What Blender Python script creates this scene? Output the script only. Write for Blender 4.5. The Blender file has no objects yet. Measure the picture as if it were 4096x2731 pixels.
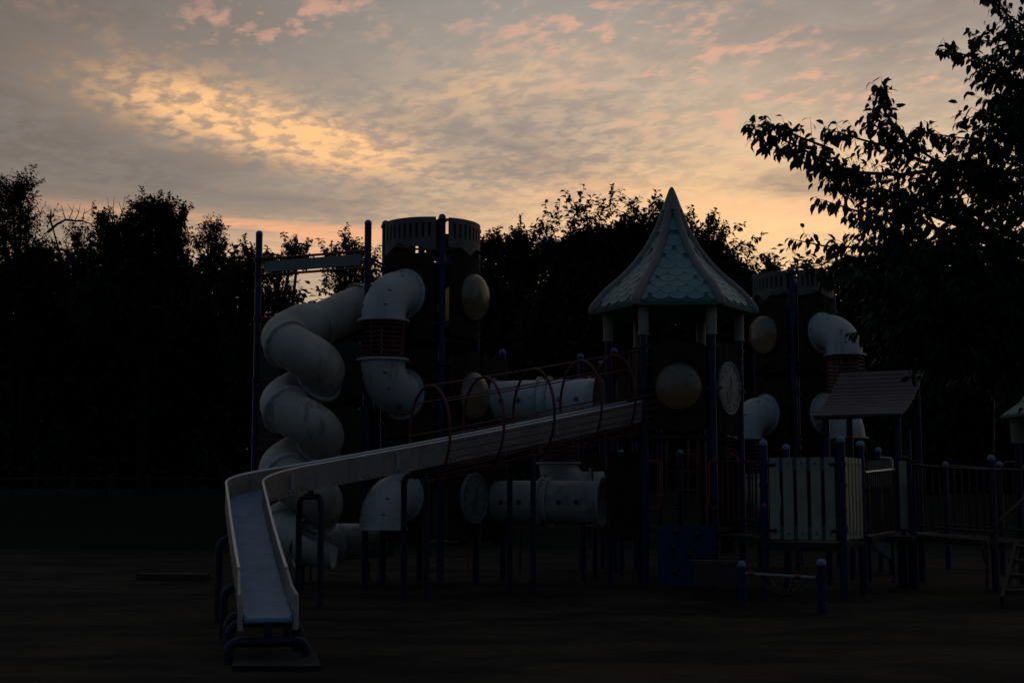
import bpy, bmesh, math, random
import numpy as np
from mathutils import Vector, Matrix

R = math.radians
random.seed(11)
rng = np.random.default_rng(7)
SC = bpy.context.scene
COL = SC.collection

# ------------------------------------------------------------------ camera
EYE = 1.40                      # camera height
F = 1.367                       # focal length in image widths (49 mm on full frame)
PITCH = math.atan(0.1107)       # camera tilted up
cam_d = bpy.data.cameras.new('camera')
cam = bpy.data.objects.new('camera', cam_d)
COL.objects.link(cam)
cam.location = (0, 0, EYE)
cam.rotation_euler = (math.pi / 2 + PITCH, 0, 0)
cam_d.sensor_fit = 'HORIZONTAL'
cam_d.sensor_width = 36.0
cam_d.lens = 36.0 * F
cam_d.clip_start = 0.1
cam_d.clip_end = 3000
SC.camera = cam

# ------------------------------------------------------------------ render / exposure
SC.view_settings.view_transform = 'Standard'
SC.view_settings.look = 'None'
SC.view_settings.exposure = 0.0
SC.view_settings.gamma = 1.0
SC.view_settings.use_curve_mapping = False
SC.cycles.max_bounces = 6
SC.cycles.diffuse_bounces = 3
SC.cycles.glossy_bounces = 3
SC.cycles.transmission_bounces = 4
SC.cycles.transparent_max_bounces = 8
SC.cycles.use_denoising = True
SC.cycles.use_adaptive_sampling = True
SC.cycles.adaptive_threshold = 0.005


class X:
    """a node socket with arithmetic, so that the sky can be written as a formula"""
    tree = None

    def __init__(s, sock):
        s.s = sock

    @staticmethod
    def m(op, *a, clamp=False):
        n = X.tree.nodes.new('ShaderNodeMath')
        n.operation = op
        n.use_clamp = clamp
        for i, v in enumerate(a):
            if isinstance(v, X):
                X.tree.links.new(v.s, n.inputs[i])
            else:
                n.inputs[i].default_value = v
        return X(n.outputs[0])

    def __add__(s, o): return X.m('ADD', s, o)
    __radd__ = __add__
    def __mul__(s, o): return X.m('MULTIPLY', s, o)
    __rmul__ = __mul__
    def __sub__(s, o): return X.m('SUBTRACT', s, o)
    def __rsub__(s, o): return X.m('SUBTRACT', o, s)
    def __truediv__(s, o): return X.m('DIVIDE', s, o)
    def pw(s, p): return X.m('POWER', s, p)
    def mx(s, o): return X.m('MAXIMUM', s, o)
    def mn(s, o): return X.m('MINIMUM', s, o)
    def sat(s): return X.m('ADD', s, 0.0, clamp=True)

    def step(s, a, b):
        n = X.tree.nodes.new('ShaderNodeMapRange')
        n.interpolation_type = 'SMOOTHSTEP'
        X.tree.links.new(s.s, n.inputs['Value'])
        n.inputs['From Min'].default_value = a
        n.inputs['From Max'].default_value = b
        return X(n.outputs['Result'])


def xvec(a, b, c=0.0):
    n = X.tree.nodes.new('ShaderNodeCombineXYZ')
    for i, v in enumerate((a, b, c)):
        if isinstance(v, X):
            X.tree.links.new(v.s, n.inputs[i])
        else:
            n.inputs[i].default_value = v
    return X(n.outputs[0])


def xnoise(vec, scale, detail=4, rough=0.55, dist=0.0):
    n = X.tree.nodes.new('ShaderNodeTexNoise')
    n.noise_dimensions = '3D'
    X.tree.links.new(vec.s, n.inputs['Vector'])
    n.inputs['Scale'].default_value = scale
    n.inputs['Detail'].default_value = detail
    n.inputs['Roughness'].default_value = rough
    n.inputs['Distortion'].default_value = dist
    return X(n.outputs['Fac'])


def xmix(fac, a, b):
    n = X.tree.nodes.new('ShaderNodeMix')
    n.data_type = 'RGBA'
    n.clamp_factor = True
    for sock, v in ((n.inputs[0], fac), (n.inputs[6], a), (n.inputs[7], b)):
        if isinstance(v, X):
            X.tree.links.new(v.s, sock)
        elif isinstance(v, tuple):
            sock.default_value = (*v, 1.0)
        else:
            sock.default_value = v
    return X(n.outputs[2])


# ------------------------------------------------------------------ dusk sky
SUN_AZ = 14.0                   # the sun has just gone down behind the trees, right of the middle
SUN_EL = 1.0
world = bpy.data.worlds.new('World')
SC.world = world
world.use_nodes = True
world.cycles.sampling_method = 'MANUAL'
world.cycles.sample_map_resolution = 512
nt = world.node_tree
nt.nodes.clear()
X.tree = nt
tc = nt.nodes.new('ShaderNodeTexCoord')
sep = nt.nodes.new('ShaderNodeSeparateXYZ')
nt.links.new(tc.outputs['Generated'], sep.inputs[0])
dx, dy, dz = (X(sep.outputs[i]) for i in range(3))
az = X.m('ARCTAN2', dx, dy) * 57.29578
el = X.m('ARCSINE', dz.mn(1.0).mx(-1.0)) * 57.29578
daz = X.m('WRAP', az - SUN_AZ, 180.0, -180.0)
back = X.m('ABSOLUTE', daz) / 180.0          # 0 towards the afterglow, 1 opposite to it


def spot(a0, e0, wa, we, tilt=0.0):
    """a broad soft patch of cloud or glow at azimuth a0, elevation e0 (degrees)"""
    u = az - a0
    v = el - e0
    c, s_ = math.cos(R(tilt)), math.sin(R(tilt))
    p = (u * c + v * s_) / wa
    q = (v * c - u * s_) / we
    return X.m('EXPONENT', (p * p + q * q) * -1.0)


zc = dz.mx(0.0) + 0.045
cx, cy = dx / zc, dy / zc                    # the cloud layer, seen in perspective from below
ca, sa = math.cos(R(24)), math.sin(R(24))
rx = cx * ca + cy * sa
ry = cy * ca - cx * sa
plane = xvec(cx, cy, 0.0)
n_big = xnoise(xvec(cx * 1.0, cy * 0.8, 3.1), 1.15, 3, 0.5)
n_mid = xnoise(xvec(rx * 1.0, ry * 1.5, 1.7), 3.6, 6, 0.58, 0.5)
n_fine = xnoise(xvec(rx * 1.0, ry * 0.66, 7.3), 21.0, 4, 0.58, 0.25)
n_str = xnoise(xvec(rx * 1.5, ry * 0.8, 5.2), 6.5, 5, 0.6, 0.4)

# clear air behind the clouds: warm near the horizon of the sunset, blue-grey higher, dark opposite
t1 = el.step(2.0, 14.0)
t2 = el.step(12.0, 23.0)
t3 = el.step(20.0, 46.0)
base = xmix(t1, (0.86, 0.60, 0.33), (0.60, 0.475, 0.365))
base = xmix(t2, base, (0.268, 0.268, 0.262))
base = xmix(t3, base, (0.052, 0.090, 0.155))
glow = spot(9.5, 8.4, 12.0, 6.3)
base = xmix(glow * 0.95, base, (1.10, 0.70, 0.325))

# grey cloud banks
bank = (spot(-10.5, 12.5, 12.5, 1.7, -6) * 0.85 + spot(0.5, 14.4, 6.0, 1.9, -8) * 0.8
        + spot(-22.0, 15.0, 9.5, 5.0) * 0.60 + spot(11.7, 12.45, 2.5, 0.62, -4) * 1.25
        + spot(-16, 18.8, 8.0, 2.2, 4) * 0.75 + spot(15.0, 19.4, 8.0, 2.6) * 0.85)
deck = n_big.step(0.40, 0.66)
grey = (bank + deck * 0.26) * (n_mid.step(0.30, 0.62) * 0.6 + 0.42)
col = xmix(grey.sat() * 0.92, base, (0.285, 0.232, 0.205))

# the glow fades with the angle from the afterglow
side = back.step(0.055, 0.20)
col = xmix(side * 0.80, col, (0.150, 0.124, 0.105))
light = spot(-6.5, 9.9, 9.0, 0.9) * 0.75
col = xmix(light, col, (0.80, 0.52, 0.31))

# small cells of altocumulus: lit yellow where the low light reaches them
yel = spot(-12.6, 15.4, 4.2, 1.15, -9) * 1.12 + spot(-7.4, 14.1, 3.6, 0.9, -8) * 1.2 + spot(4.0, 11.4, 9.0, 2.0, 4) * 0.45 + spot(-1.0, 16.6, 4.5, 1.0, 14) * 0.35
cells = n_fine.step(0.34, 0.62)
col = xmix((yel * (cells * 0.70 + 0.32)).sat() * 0.92, col, (1.08, 0.60, 0.265))
dark_cells = (1.0 - cells) * (0.45 * n_big.step(0.30, 0.60) + spot(-9.0, 16.0, 14.0, 5.0) * 0.45 + spot(-1.0, 14.4, 8.0, 3.0) * 0.50)
col = xmix((dark_cells * (1.0 - yel * 0.45)).sat() * 0.60, col, (0.265, 0.228, 0.210))

# pink tufts high up and in a band above the trees
pk = (spot(5.5, 18.2, 9.0, 2.2, -8) * 1.0 + spot(-10.0, 18.9, 5.0, 1.1, 8) * 0.85 + spot(-19.5, 20.0, 5.0, 1.2) * 0.5
      + spot(17.0, 16.0, 6.5, 1.1, -4) * 1.0 + spot(9.0, 15.3, 5.0, 1.2) * 0.8 + spot(15.5, 19.6, 3.0, 0.8) * 0.7)
under = spot(11.5, 11.55, 3.6, 0.42, -3) * 0.55 + spot(3.5, 12.5, 3.5, 0.5, 3) * 0.30
streak = (n_str * 0.50 + n_fine * 0.50).step(0.495, 0.63)
col = xmix((pk * streak).sat() * 0.72, col, (0.84, 0.43, 0.285))
col = xmix(under * (n_mid.step(0.30, 0.60) * 0.6 + 0.4), col, (1.0, 0.50, 0.27))
n_band = xnoise(xvec(az * 0.16, el * 1.6, 2.2), 1.6, 4, 0.55, 0.3)
band = spot(-8.0, 10.65, 11.0, 0.42, -2.5) * 1.0 + spot(-6.0, 9.75, 12.0, 0.35, 1.5) * 0.7
col = xmix((band * n_band.step(0.34, 0.58)).sat() * 0.9, col, (0.98, 0.46, 0.23))

# the dusk sky behind is dim blue
rear = back.step(0.16, 0.62)
col = xmix(rear, col, (0.042, 0.068, 0.112))
col = xmix(el.step(-1.0, 0.0) * -1.0 + 1.0, col, (0.02, 0.02, 0.02))

# a thin share of the physical clear-sky model
sky = nt.nodes.new('ShaderNodeTexSky')
sky.sky_type = 'NISHITA'
sky.sun_disc = False
sky.sun_elevation = R(SUN_EL)
sky.sun_rotation = R(SUN_AZ)
bg1 = nt.nodes.new('ShaderNodeBackground')
bg1.inputs['Strength'].default_value = 1.0
nt.links.new(col.s, bg1.inputs['Color'])
bg2 = nt.nodes.new('ShaderNodeBackground')
bg2.inputs['Strength'].default_value = 0.008
nt.links.new(sky.outputs[0], bg2.inputs['Color'])
add = nt.nodes.new('ShaderNodeAddShader')
nt.links.new(bg1.outputs[0], add.inputs[0])
nt.links.new(bg2.outputs[0], add.inputs[1])
out = nt.nodes.new('ShaderNodeOutputWorld')
nt.links.new(add.outputs[0], out.inputs['Surface'])

# the last of the sun, low behind the trees
sun_d = bpy.data.lights.new('sun', 'SUN')
sun_d.energy = 0.04
sun_d.angle = R(8)
sun_d.color = (1.0, 0.62, 0.36)
sun = bpy.data.objects.new('sun', sun_d)
COL.objects.link(sun)
sun.rotation_euler = Vector((math.sin(R(SUN_AZ)) * math.cos(R(SUN_EL + 1)), math.cos(R(SUN_AZ)) * math.cos(R(SUN_EL + 1)), math.sin(R(SUN_EL + 1)))).to_track_quat('Z', 'Y').to_euler()

# ------------------------------------------------------------------ helpers
cp, sp = math.cos(PITCH), math.sin(PITCH)
FS = F * 4096.0


def at(x, y, D):
    """the point at forward distance D that stands at photograph position (x, y)"""
    u = (x - 2048.0) / FS
    v = (1365.5 - y) / FS
    # direction in world space: forward (0,cp,sp), up (0,-sp,cp), right (1,0,0)
    d = Vector((u, cp - v * sp, sp + v * cp))
    k = D / d.y
    return Vector((d.x * k, D, EYE + d.z * k))


def gx(x, D, z=0.0):
    """world X of photograph column x for a point at distance D and height z"""
    depth = D * cp + (z - EYE) * sp
    return (x - 2048.0) / FS * depth


def gz(y, D):
    return at(2048, y, D).z


def vs(p):
    return Vector((p[0], p[1], p[2]))


class MB:
    """collects faces; build() links them as one mesh object"""

    def __init__(s):
        s.v = []
        s.f = []
        s.flat = set()

    def add(s, verts, faces, flat=False):
        o = len(s.v)
        s.v.extend([tuple(p) for p in verts])
        for f in faces:
            if flat:
                s.flat.add(len(s.f))
            s.f.append(tuple(i + o for i in f))
        return s

    def box(s, c, sx, sy, sz, rz=0.0, m=None):
        vs_ = []
        for dz_ in (-.5, .5):
            for dx_, dy_ in ((-.5, -.5), (.5, -.5), (.5, .5), (-.5, .5)):
                x, y, z = dx_ * sx, dy_ * sy, dz_ * sz
                if m is not None:
                    p = m @ Vector((x, y, z))
                    vs_.append((c[0] + p.x, c[1] + p.y, c[2] + p.z))
                else:
                    co, si = math.cos(rz), math.sin(rz)
                    vs_.append((c[0] + x * co - y * si, c[1] + x * si + y * co, c[2] + z))
        return s.add(vs_, [(0, 3, 2, 1), (4, 5, 6, 7), (0, 1, 5, 4), (1, 2, 6, 5), (2, 3, 7, 6), (3, 0, 4, 7)], True)

    def bar(s, a, b, w, h, up=(0, 0, 1)):
        """a straight rectangular bar from a to b"""
        a, b, up = vs(a), vs(b), vs(up)
        t = (b - a).normalized()
        n = t.cross(up)
        if n.length < 1e-4:
            n = t.cross(Vector((0, 1, 0)))
        n.normalize()
        u = n.cross(t)
        vv = []
        for p in (a, b):
            for i, j in ((-1, -1), (1, -1), (1, 1), (-1, 1)):
                vv.append(p + n * (i * w / 2) + u * (j * h / 2))
        return s.add(vv, [(0, 3, 2, 1), (4, 5, 6, 7), (0, 1, 5, 4), (1, 2, 6, 5), (2, 3, 7, 6), (3, 0, 4, 7)], True)

    def tube(s, path, r, seg=12, caps=True, closed=False):
        """a round tube along a path; r is one radius or one for each point"""
        P = [vs(p) for p in path]
        n = len(P)
        rr = r if isinstance(r, (list, tuple)) else [r] * n
        T = []
        for i in range(n):
            a = P[(i - 1) % n] if (closed or i > 0) else P[i]
            b = P[(i + 1) % n] if (closed or i < n - 1) else P[i]
            T.append((b - a).normalized())
        ref = Vector((0, 0, 1)) if abs(T[0].z) < .9 else Vector((1, 0, 0))
        N = (ref - T[0] * ref.dot(T[0])).normalized()
        vv = []
        for i in range(n):
            N = (N - T[i] * N.dot(T[i])).normalized()
            B = T[i].cross(N)
            for k in range(seg):
                a = 2 * math.pi * k / seg
                vv.append(P[i] + (N * math.cos(a) + B * math.sin(a)) * rr[i])
        ff = []
        for i in range(n if closed else n - 1):
            j = (i + 1) % n
            for k in range(seg):
                k2 = (k + 1) % seg
                ff.append((i * seg + k, i * seg + k2, j * seg + k2, j * seg + k))
        if caps and not closed:
            ff.append(tuple(range(seg - 1, -1, -1)))
            ff.append(tuple(range((n - 1) * seg, n * seg)))
        return s.add(vv, ff)

    def shell(s, path, ro, ri, seg=32, groove=None):
        """an open pipe with a wall thickness"""
        P = [vs(p) for p in path]
        n = len(P)
        T = [(P[min(i + 1, n - 1)] - P[max(i - 1, 0)]).normalized() for i in range(n)]
        ref = Vector((0, 0, 1)) if abs(T[0].z) < .9 else Vector((1, 0, 0))
        N = (ref - T[0] * ref.dot(T[0])).normalized()
        vo, vi = [], []
        for i in range(n):
            N = (N - T[i] * N.dot(T[i])).normalized()
            B = T[i].cross(N)
            for k in range(seg):
                a = 2 * math.pi * k / seg
                d = N * math.cos(a) + B * math.sin(a)
                vo.append(P[i] + d * ro)
                vi.append(P[i] + d * ri)
        m = n * seg
        ff = []
        for i in range(n - 1):
            for k in range(seg):
                k2 = (k + 1) % seg
                a, b, c, d = i * seg + k, i * seg + k2, (i + 1) * seg + k2, (i + 1) * seg + k
                ff.append((a, b, c, d))
                ff.append((m + d, m + c, m + b, m + a))
        for k in range(seg):
            k2 = (k + 1) % seg
            ff.append((k2, k, m + k, m + k2))
            e = (n - 1) * seg
            ff.append((e + k, e + k2, m + e + k2, m + e + k))
        return s.add(vo + vi, ff)

    def lathe(s, prof, c, axis=(0, 0, 1), seg=24, caps=True):
        """profile of (radius, height) turned round an axis through c"""
        ax = vs(axis).normalized()
        ref = Vector((0, 0, 1)) if abs(ax.z) < .9 else Vector((1, 0, 0))
        N = (ref - ax * ref.dot(ax)).normalized()
        B = ax.cross(N)
        c = vs(c)
        vv, ff = [], []
        for r, h in prof:
            for k in range(seg):
                a = 2 * math.pi * k / seg
                vv.append(c + ax * h + (N * math.cos(a) + B * math.sin(a)) * r)
        for i in range(len(prof) - 1):
            for k in range(seg):
                k2 = (k + 1) % seg
                ff.append((i * seg + k, i * seg + k2, (i + 1) * seg + k2, (i + 1) * seg + k))
        if caps:
            if prof[0][0] > 1e-4:
                ff.append(tuple(range(seg - 1, -1, -1)))
            if prof[-1][0] > 1e-4:
                e = (len(prof) - 1) * seg
                ff.append(tuple(range(e, e + seg)))
        return s.add(vv, ff)

    def mesh(s, name, mat, off=(0, 0, 0), smooth=True):
        me = bpy.data.meshes.new(name)
        me.from_pydata([(x - off[0], y - off[1], z - off[2]) for x, y, z in s.v], [], s.f)
        if smooth:
            me.polygons.foreach_set('use_smooth', [i not in s.flat for i in range(len(s.f))])
            try:
                me.set_sharp_from_angle(angle=R(38))
            except Exception:
                pass
        me.materials.append(M[mat])
        me.update()
        return me

    def build(s, name, mat, parent=None, smooth=True, label=None):
        root = parent
        while root is not None and root.parent is not None:
            root = root.parent
        off = root.location if root is not None else (0, 0, 0)
        ob = bpy.data.objects.new(name, s.mesh(name, mat, off, smooth))
        COL.objects.link(ob)
        if parent is not None:
            ob.parent = parent
        if label:
            ob['label'] = label
        return ob


def tag(o, label=None, cat=None, group=None, kind=None):
    for k, v in (('label', label), ('category', cat), ('group', group), ('kind', kind)):
        if v:
            o[k] = v
    return o


def thing(name, loc, label, cat, group=None):
    o = bpy.data.objects.new(name, None)
    o.empty_display_size = 0.2
    o.location = loc
    COL.objects.link(o)
    return tag(o, label, cat, group)


def copies(src, parent, places, name=None):
    """alike pieces that share one mesh; places are (location, rotation) in world space"""
    root = parent
    while root.parent is not None:
        root = root.parent
    res = []
    for loc, rot in places:
        o = bpy.data.objects.new(name or src.name, src)
        COL.objects.link(o)
        o.parent = parent
        o.location = vs(loc) - root.location
        if rot is not None:
            o.rotation_mode = 'QUATERNION'
            o.rotation_quaternion = rot
        res.append(o)
    return res


# ------------------------------------------------------------------ materials
M = {}


def mat(name, colour, rough=0.5, metal=0.0, spec=0.4, var=0.25, scale=6.0, bump=0.0, bscale=40.0, stain=None, stain_amt=0.0, streak=False, transl=0.0, grooves=None, coat=0.0):
    m = bpy.data.materials.new(name)
    m.use_nodes = True
    nt = m.node_tree
    b = nt.nodes['Principled BSDF']
    X.tree = nt
    tcn = nt.nodes.new('ShaderNodeTexCoord')
    geo = nt.nodes.new('ShaderNodeNewGeometry')
    pos = X(geo.outputs['Position'])
    n1 = xnoise(pos, scale, 5, 0.6)
    dark = tuple(c * (1 - var) for c in colour)
    lite = tuple(min(1.0, c * (1 + var)) for c in colour)
    col = xmix(n1.step(0.3, 0.7), dark, lite)
    if stain is not None:
        sx = nt.nodes.new('ShaderNodeMapping')
        nt.links.new(geo.outputs['Position'], sx.inputs['Vector'])
        sx.inputs['Scale'].default_value = (7, 7, 1.1) if streak else (2.6, 2.6, 2.6)
        n2 = xnoise(X(sx.outputs[0]), 1.0, 6, 0.62, 0.4)
        n3 = xnoise(pos, 0.9, 2, 0.5)
        msk = n2.step(0.50, 0.74) * n3.step(0.34, 0.62) * stain_amt
        col = xmix(msk, col, stain)
    nt.links.new(col.s, b.inputs['Base Color'])
    rn = xnoise(pos, scale * 2.3, 3, 0.5)
    rv = (rn - 0.5) * 0.22 + rough
    nt.links.new(rv.sat().s, b.inputs['Roughness'])
    b.inputs['Metallic'].default_value = metal
    b.inputs['Specular IOR Level'].default_value = spec
    b.inputs['Coat Weight'].default_value = coat
    if bump > 0:
        bn = nt.nodes.new('ShaderNodeBump')
        bn.inputs['Strength'].default_value = bump
        bn.inputs['Distance'].default_value = 0.02
        nn = xnoise(pos, bscale, 4, 0.6)
        nt.links.new(nn.s, bn.inputs['Height'])
        nt.links.new(bn.outputs[0], b.inputs['Normal'])
    if transl > 0:
        tr = nt.nodes.new('ShaderNodeBsdfTranslucent')
        nt.links.new(col.s, tr.inputs['Color'])
        mx = nt.nodes.new('ShaderNodeMixShader')
        mx.inputs[0].default_value = transl
        o = nt.nodes['Material Output']
        nt.links.new(b.outputs[0], mx.inputs[1])
        nt.links.new(tr.outputs[0], mx.inputs[2])
        nt.links.new(mx.outputs[0], o.inputs['Surface'])
    M[name] = m
    return m


mat('post_blue', (0.005, 0.011, 0.046), 0.42, spec=0.3, var=0.2, scale=3, bump=0.03)
mat('cap_blue', (0.02, 0.085, 0.26), 0.35, spec=0.5, var=0.15)
mat('cap_pale', (0.10, 0.22, 0.30), 0.5, spec=0.4, var=0.2)
mat('bark_panel', (0.036, 0.023, 0.017), 0.85, spec=0.04, var=0.3, scale=5, bump=0.25, bscale=25)
mat('crown_tan', (0.12, 0.098, 0.080), 0.6, spec=0.3, var=0.2, scale=4, bump=0.1)
mat('plain_brown', (0.062, 0.050, 0.043), 0.8, spec=0.06, var=0.15, scale=3)
mat('tube_white', (0.40, 0.39, 0.355), 0.5, spec=0.35, var=0.10, scale=2.2, bump=0.04, stain=(0.085, 0.068, 0.05), stain_amt=1.0, streak=True)
mat('tube_old', (0.40, 0.36, 0.29), 0.55, spec=0.3, var=0.14, scale=2.0, bump=0.04, stain=(0.10, 0.065, 0.035), stain_amt=1.0, streak=True)
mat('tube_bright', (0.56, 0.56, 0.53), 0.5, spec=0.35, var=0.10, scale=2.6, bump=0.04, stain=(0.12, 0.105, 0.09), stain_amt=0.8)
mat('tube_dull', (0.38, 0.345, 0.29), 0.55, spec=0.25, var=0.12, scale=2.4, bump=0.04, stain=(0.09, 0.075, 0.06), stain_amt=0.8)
mat('flange_white', (0.42, 0.42, 0.40), 0.5, spec=0.35, var=0.15, scale=5, stain=(0.12, 0.1, 0.08), stain_amt=0.5)
mat('bolt_dark', (0.03, 0.03, 0.03), 0.5, metal=0.5)
mat('red_bar', (0.105, 0.009, 0.014), 0.42, spec=0.4, var=0.25, scale=9)
mat('red_bright', (0.30, 0.020, 0.012), 0.42, spec=0.4, var=0.2, scale=9)
mat('steel', (0.155, 0.25, 0.35), 0.50, metal=0.0, spec=0.16, var=0.10, scale=3.5, bump=0.02, stain=(0.07, 0.09, 0.115), stain_amt=0.75, streak=True)
mat('slide_side', (0.24, 0.20, 0.165), 0.5, spec=0.3, var=0.14, scale=3, stain=(0.09, 0.07, 0.055), stain_amt=0.7, streak=True)
mat('slide_rail', (0.62, 0.61, 0.58), 0.34, metal=0.35, spec=0.5, var=0.10, scale=3)
mat('rail_shaded', (0.045, 0.012, 0.013), 0.5, spec=0.3, var=0.25, scale=6)  # bar red with the shade of the tree overhead put into the colour
mat('wing_cream', (0.33, 0.29, 0.24), 0.5, spec=0.3, var=0.15, scale=4)
mat('pipe_navy', (0.004, 0.008, 0.026), 0.5, spec=0.3, var=0.25, scale=5, stain=(0.04, 0.025, 0.018), stain_amt=0.5)
mat('roof_teal', (0.165, 0.255, 0.23), 0.5, spec=0.45, var=0.10, scale=5)
mat('roof_crease', (0.055, 0.155, 0.125), 0.6, spec=0.2, var=0.1)
mat('roof_green', (0.012, 0.145, 0.085), 0.55, spec=0.25, var=0.12, scale=5)
mat('rib_tan', (0.20, 0.185, 0.165), 0.55, spec=0.35, var=0.10, scale=4)
mat('sleeve_tan', (0.26, 0.22, 0.15), 0.6, spec=0.3, var=0.15, scale=4)
mat('sign_grey', (0.19, 0.185, 0.18), 0.55, spec=0.3, var=0.10, scale=3)
mat('picket_white', (0.28, 0.27, 0.18), 0.55, spec=0.3, var=0.14, scale=4, stain=(0.10, 0.07, 0.05), stain_amt=0.5, streak=True)
mat('picket_teal', (0.04, 0.11, 0.12), 0.55, spec=0.3, var=0.15)
mat('deck_wood', (0.024, 0.018, 0.014), 0.7, spec=0.2, var=0.3, scale=7, bump=0.2, bscale=18)
mat('house_roof', (0.066, 0.047, 0.044), 0.6, spec=0.25, var=0.15, scale=3)
mat('climb_blue', (0.007, 0.020, 0.075), 0.55, spec=0.3, var=0.2, scale=4)
mat('hold_brown', (0.06, 0.035, 0.025), 0.7, var=0.3)
mat('box_maroon', (0.055, 0.022, 0.024), 0.6, spec=0.3, var=0.2)
mat('plastic_grey', (0.17, 0.18, 0.17), 0.4, spec=0.4, var=0.12)
mat('mat_black', (0.012, 0.012, 0.012), 0.8, spec=0.2, var=0.3, scale=9, bump=0.2)
mat('rope', (0.07, 0.05, 0.035), 0.9, var=0.3)
mat('fence_wood', (0.018, 0.014, 0.011), 0.8, var=0.3)
mat('kerb_stone', (0.028, 0.026, 0.022), 0.8, var=0.3)
mat('bark', (0.012, 0.010, 0.008), 0.9, spec=0.1, var=0.4, scale=9)
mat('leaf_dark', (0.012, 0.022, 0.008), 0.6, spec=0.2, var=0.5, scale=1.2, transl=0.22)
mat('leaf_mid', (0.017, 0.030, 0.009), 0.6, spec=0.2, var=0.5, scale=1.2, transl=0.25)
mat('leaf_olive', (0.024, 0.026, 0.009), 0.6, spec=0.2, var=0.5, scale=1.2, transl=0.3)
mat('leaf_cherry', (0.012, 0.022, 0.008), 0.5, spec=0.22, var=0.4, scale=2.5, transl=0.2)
mat('flag_cloth', (0.25, 0.28, 0.33), 0.8, var=0.2, transl=0.3)
mat('sticker_red', (0.35, 0.06, 0.04), 0.4, var=0.1)
mat('disc_pale', (0.17, 0.18, 0.17), 0.55, spec=0.3, var=0.12)
mat('disc_teal', (0.05, 0.12, 0.115), 0.55, spec=0.3, var=0.12)


def dome_material():
    """smoky, scratched, yellowed acrylic"""
    m = bpy.data.materials.new('acrylic')
    m.use_nodes = True
    nt = m.node_tree
    X.tree = nt
    b = nt.nodes['Principled BSDF']
    geo = nt.nodes.new('ShaderNodeNewGeometry')
    n = xnoise(X(geo.outputs['Position']), 8.0, 5, 0.65)
    c = xmix(n.step(0.3, 0.7), (0.085, 0.070, 0.040), (0.15, 0.125, 0.08))
    nt.links.new(c.s, b.inputs['Base Color'])
    b.inputs['Roughness'].default_value = 0.26
    b.inputs['Specular IOR Level'].default_value = 0.8
    tr = nt.nodes.new('ShaderNodeBsdfTranslucent')
    tr.inputs['Color'].default_value = (0.80, 0.62, 0.28, 1)
    mx = nt.nodes.new('ShaderNodeMixShader')
    mx.inputs[0].default_value = 0.22
    nt.links.new(b.outputs[0], mx.inputs[1])
    nt.links.new(tr.outputs[0], mx.inputs[2])
    nt.links.new(mx.outputs[0], nt.nodes['Material Output'].inputs['Surface'])
    M['acrylic'] = m


dome_material()


def ground_material(name, c1, c2, c3, sc):
    m = bpy.data.materials.new(name)
    m.use_nodes = True
    nt = m.node_tree
    X.tree = nt
    b = nt.nodes['Principled BSDF']
    geo = nt.nodes.new('ShaderNodeNewGeometry')
    pos = X(geo.outputs['Position'])
    mp = nt.nodes.new('ShaderNodeMapping')
    nt.links.new(geo.outputs['Position'], mp.inputs['Vector'])
    mp.inputs['Scale'].default_value = (0.55, 1.0, 1.0)
    big = xnoise(X(mp.outputs[0]), 0.55 * sc, 5, 0.6, 0.6)
    med = xnoise(X(mp.outputs[0]), 2.6 * sc, 6, 0.62, 0.4)
    fine = xnoise(pos, 34.0, 4, 0.65)
    c = xmix(big.step(0.36, 0.62), c1, c2)
    c = xmix(med.step(0.46, 0.70) * 0.7, c, c3)
    c = xmix(fine.step(0.55, 0.8) * 0.35, c, tuple(v * 1.9 for v in c2))
    nt.links.new(c.s, b.inputs['Base Color'])
    b.inputs['Roughness'].default_value = 0.95
    b.inputs['Specular IOR Level'].default_value = 0.1
    bn = nt.nodes.new('ShaderNodeBump')
    bn.inputs['Strength'].default_value = 0.8
    bn.inputs['Distance'].default_value = 0.05
    h = fine * 0.5 + med
    nt.links.new(h.s, bn.inputs['Height'])
    nt.links.new(bn.outputs[0], b.inputs['Normal'])
    M[name] = m


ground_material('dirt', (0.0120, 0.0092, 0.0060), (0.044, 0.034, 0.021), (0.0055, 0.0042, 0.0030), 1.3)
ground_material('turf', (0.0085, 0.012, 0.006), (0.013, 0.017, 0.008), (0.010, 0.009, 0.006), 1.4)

# ------------------------------------------------------------------ ground
def grid_sheet(name, mat_name, xs, ys, zf, kind='structure'):
    vv = [(x, y, zf(x, y)) for y in ys for x in xs]
    nx = len(xs)
    ff = [(j * nx + i, j * nx + i + 1, (j + 1) * nx + i + 1, (j + 1) * nx + i) for j in range(len(ys) - 1) for i in range(nx - 1)]
    b = MB()
    b.add(vv, ff)
    return tag(b.build(name, mat_name), kind=kind)


def soil(x, y):
    if 6 < y < 36 and abs(x) < 22:
        return 0.012 * math.sin(x * 1.3 + 0.4 * y) * math.sin(y * 0.9 - 0.5 * x) - 0.004
    return -0.004


gxs = [-1500, -300, -60, -30] + list(np.linspace(-22, 22, 60)) + [30, 60, 300, 1500]
gys = [-400, -80, -20, 0] + list(np.linspace(4, 38, 50)) + [45, 60, 200, 1800]
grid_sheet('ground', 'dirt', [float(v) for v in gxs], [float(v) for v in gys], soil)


def bank_z(x, y):
    e = 37.6 + 0.5 * math.sin(x * 0.35) + 0.3 * math.sin(x * 0.9 + 1)
    t = max(0.0, min(1.0, (y - e) / 6.5))
    return -0.05 + 0.09 * min(1.0, max(0, (y - e + .6) / .6)) + 1.42 * t * t * (3 - 2 * t) + 0.03 * math.sin(x * 1.7 + y) * t


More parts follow.
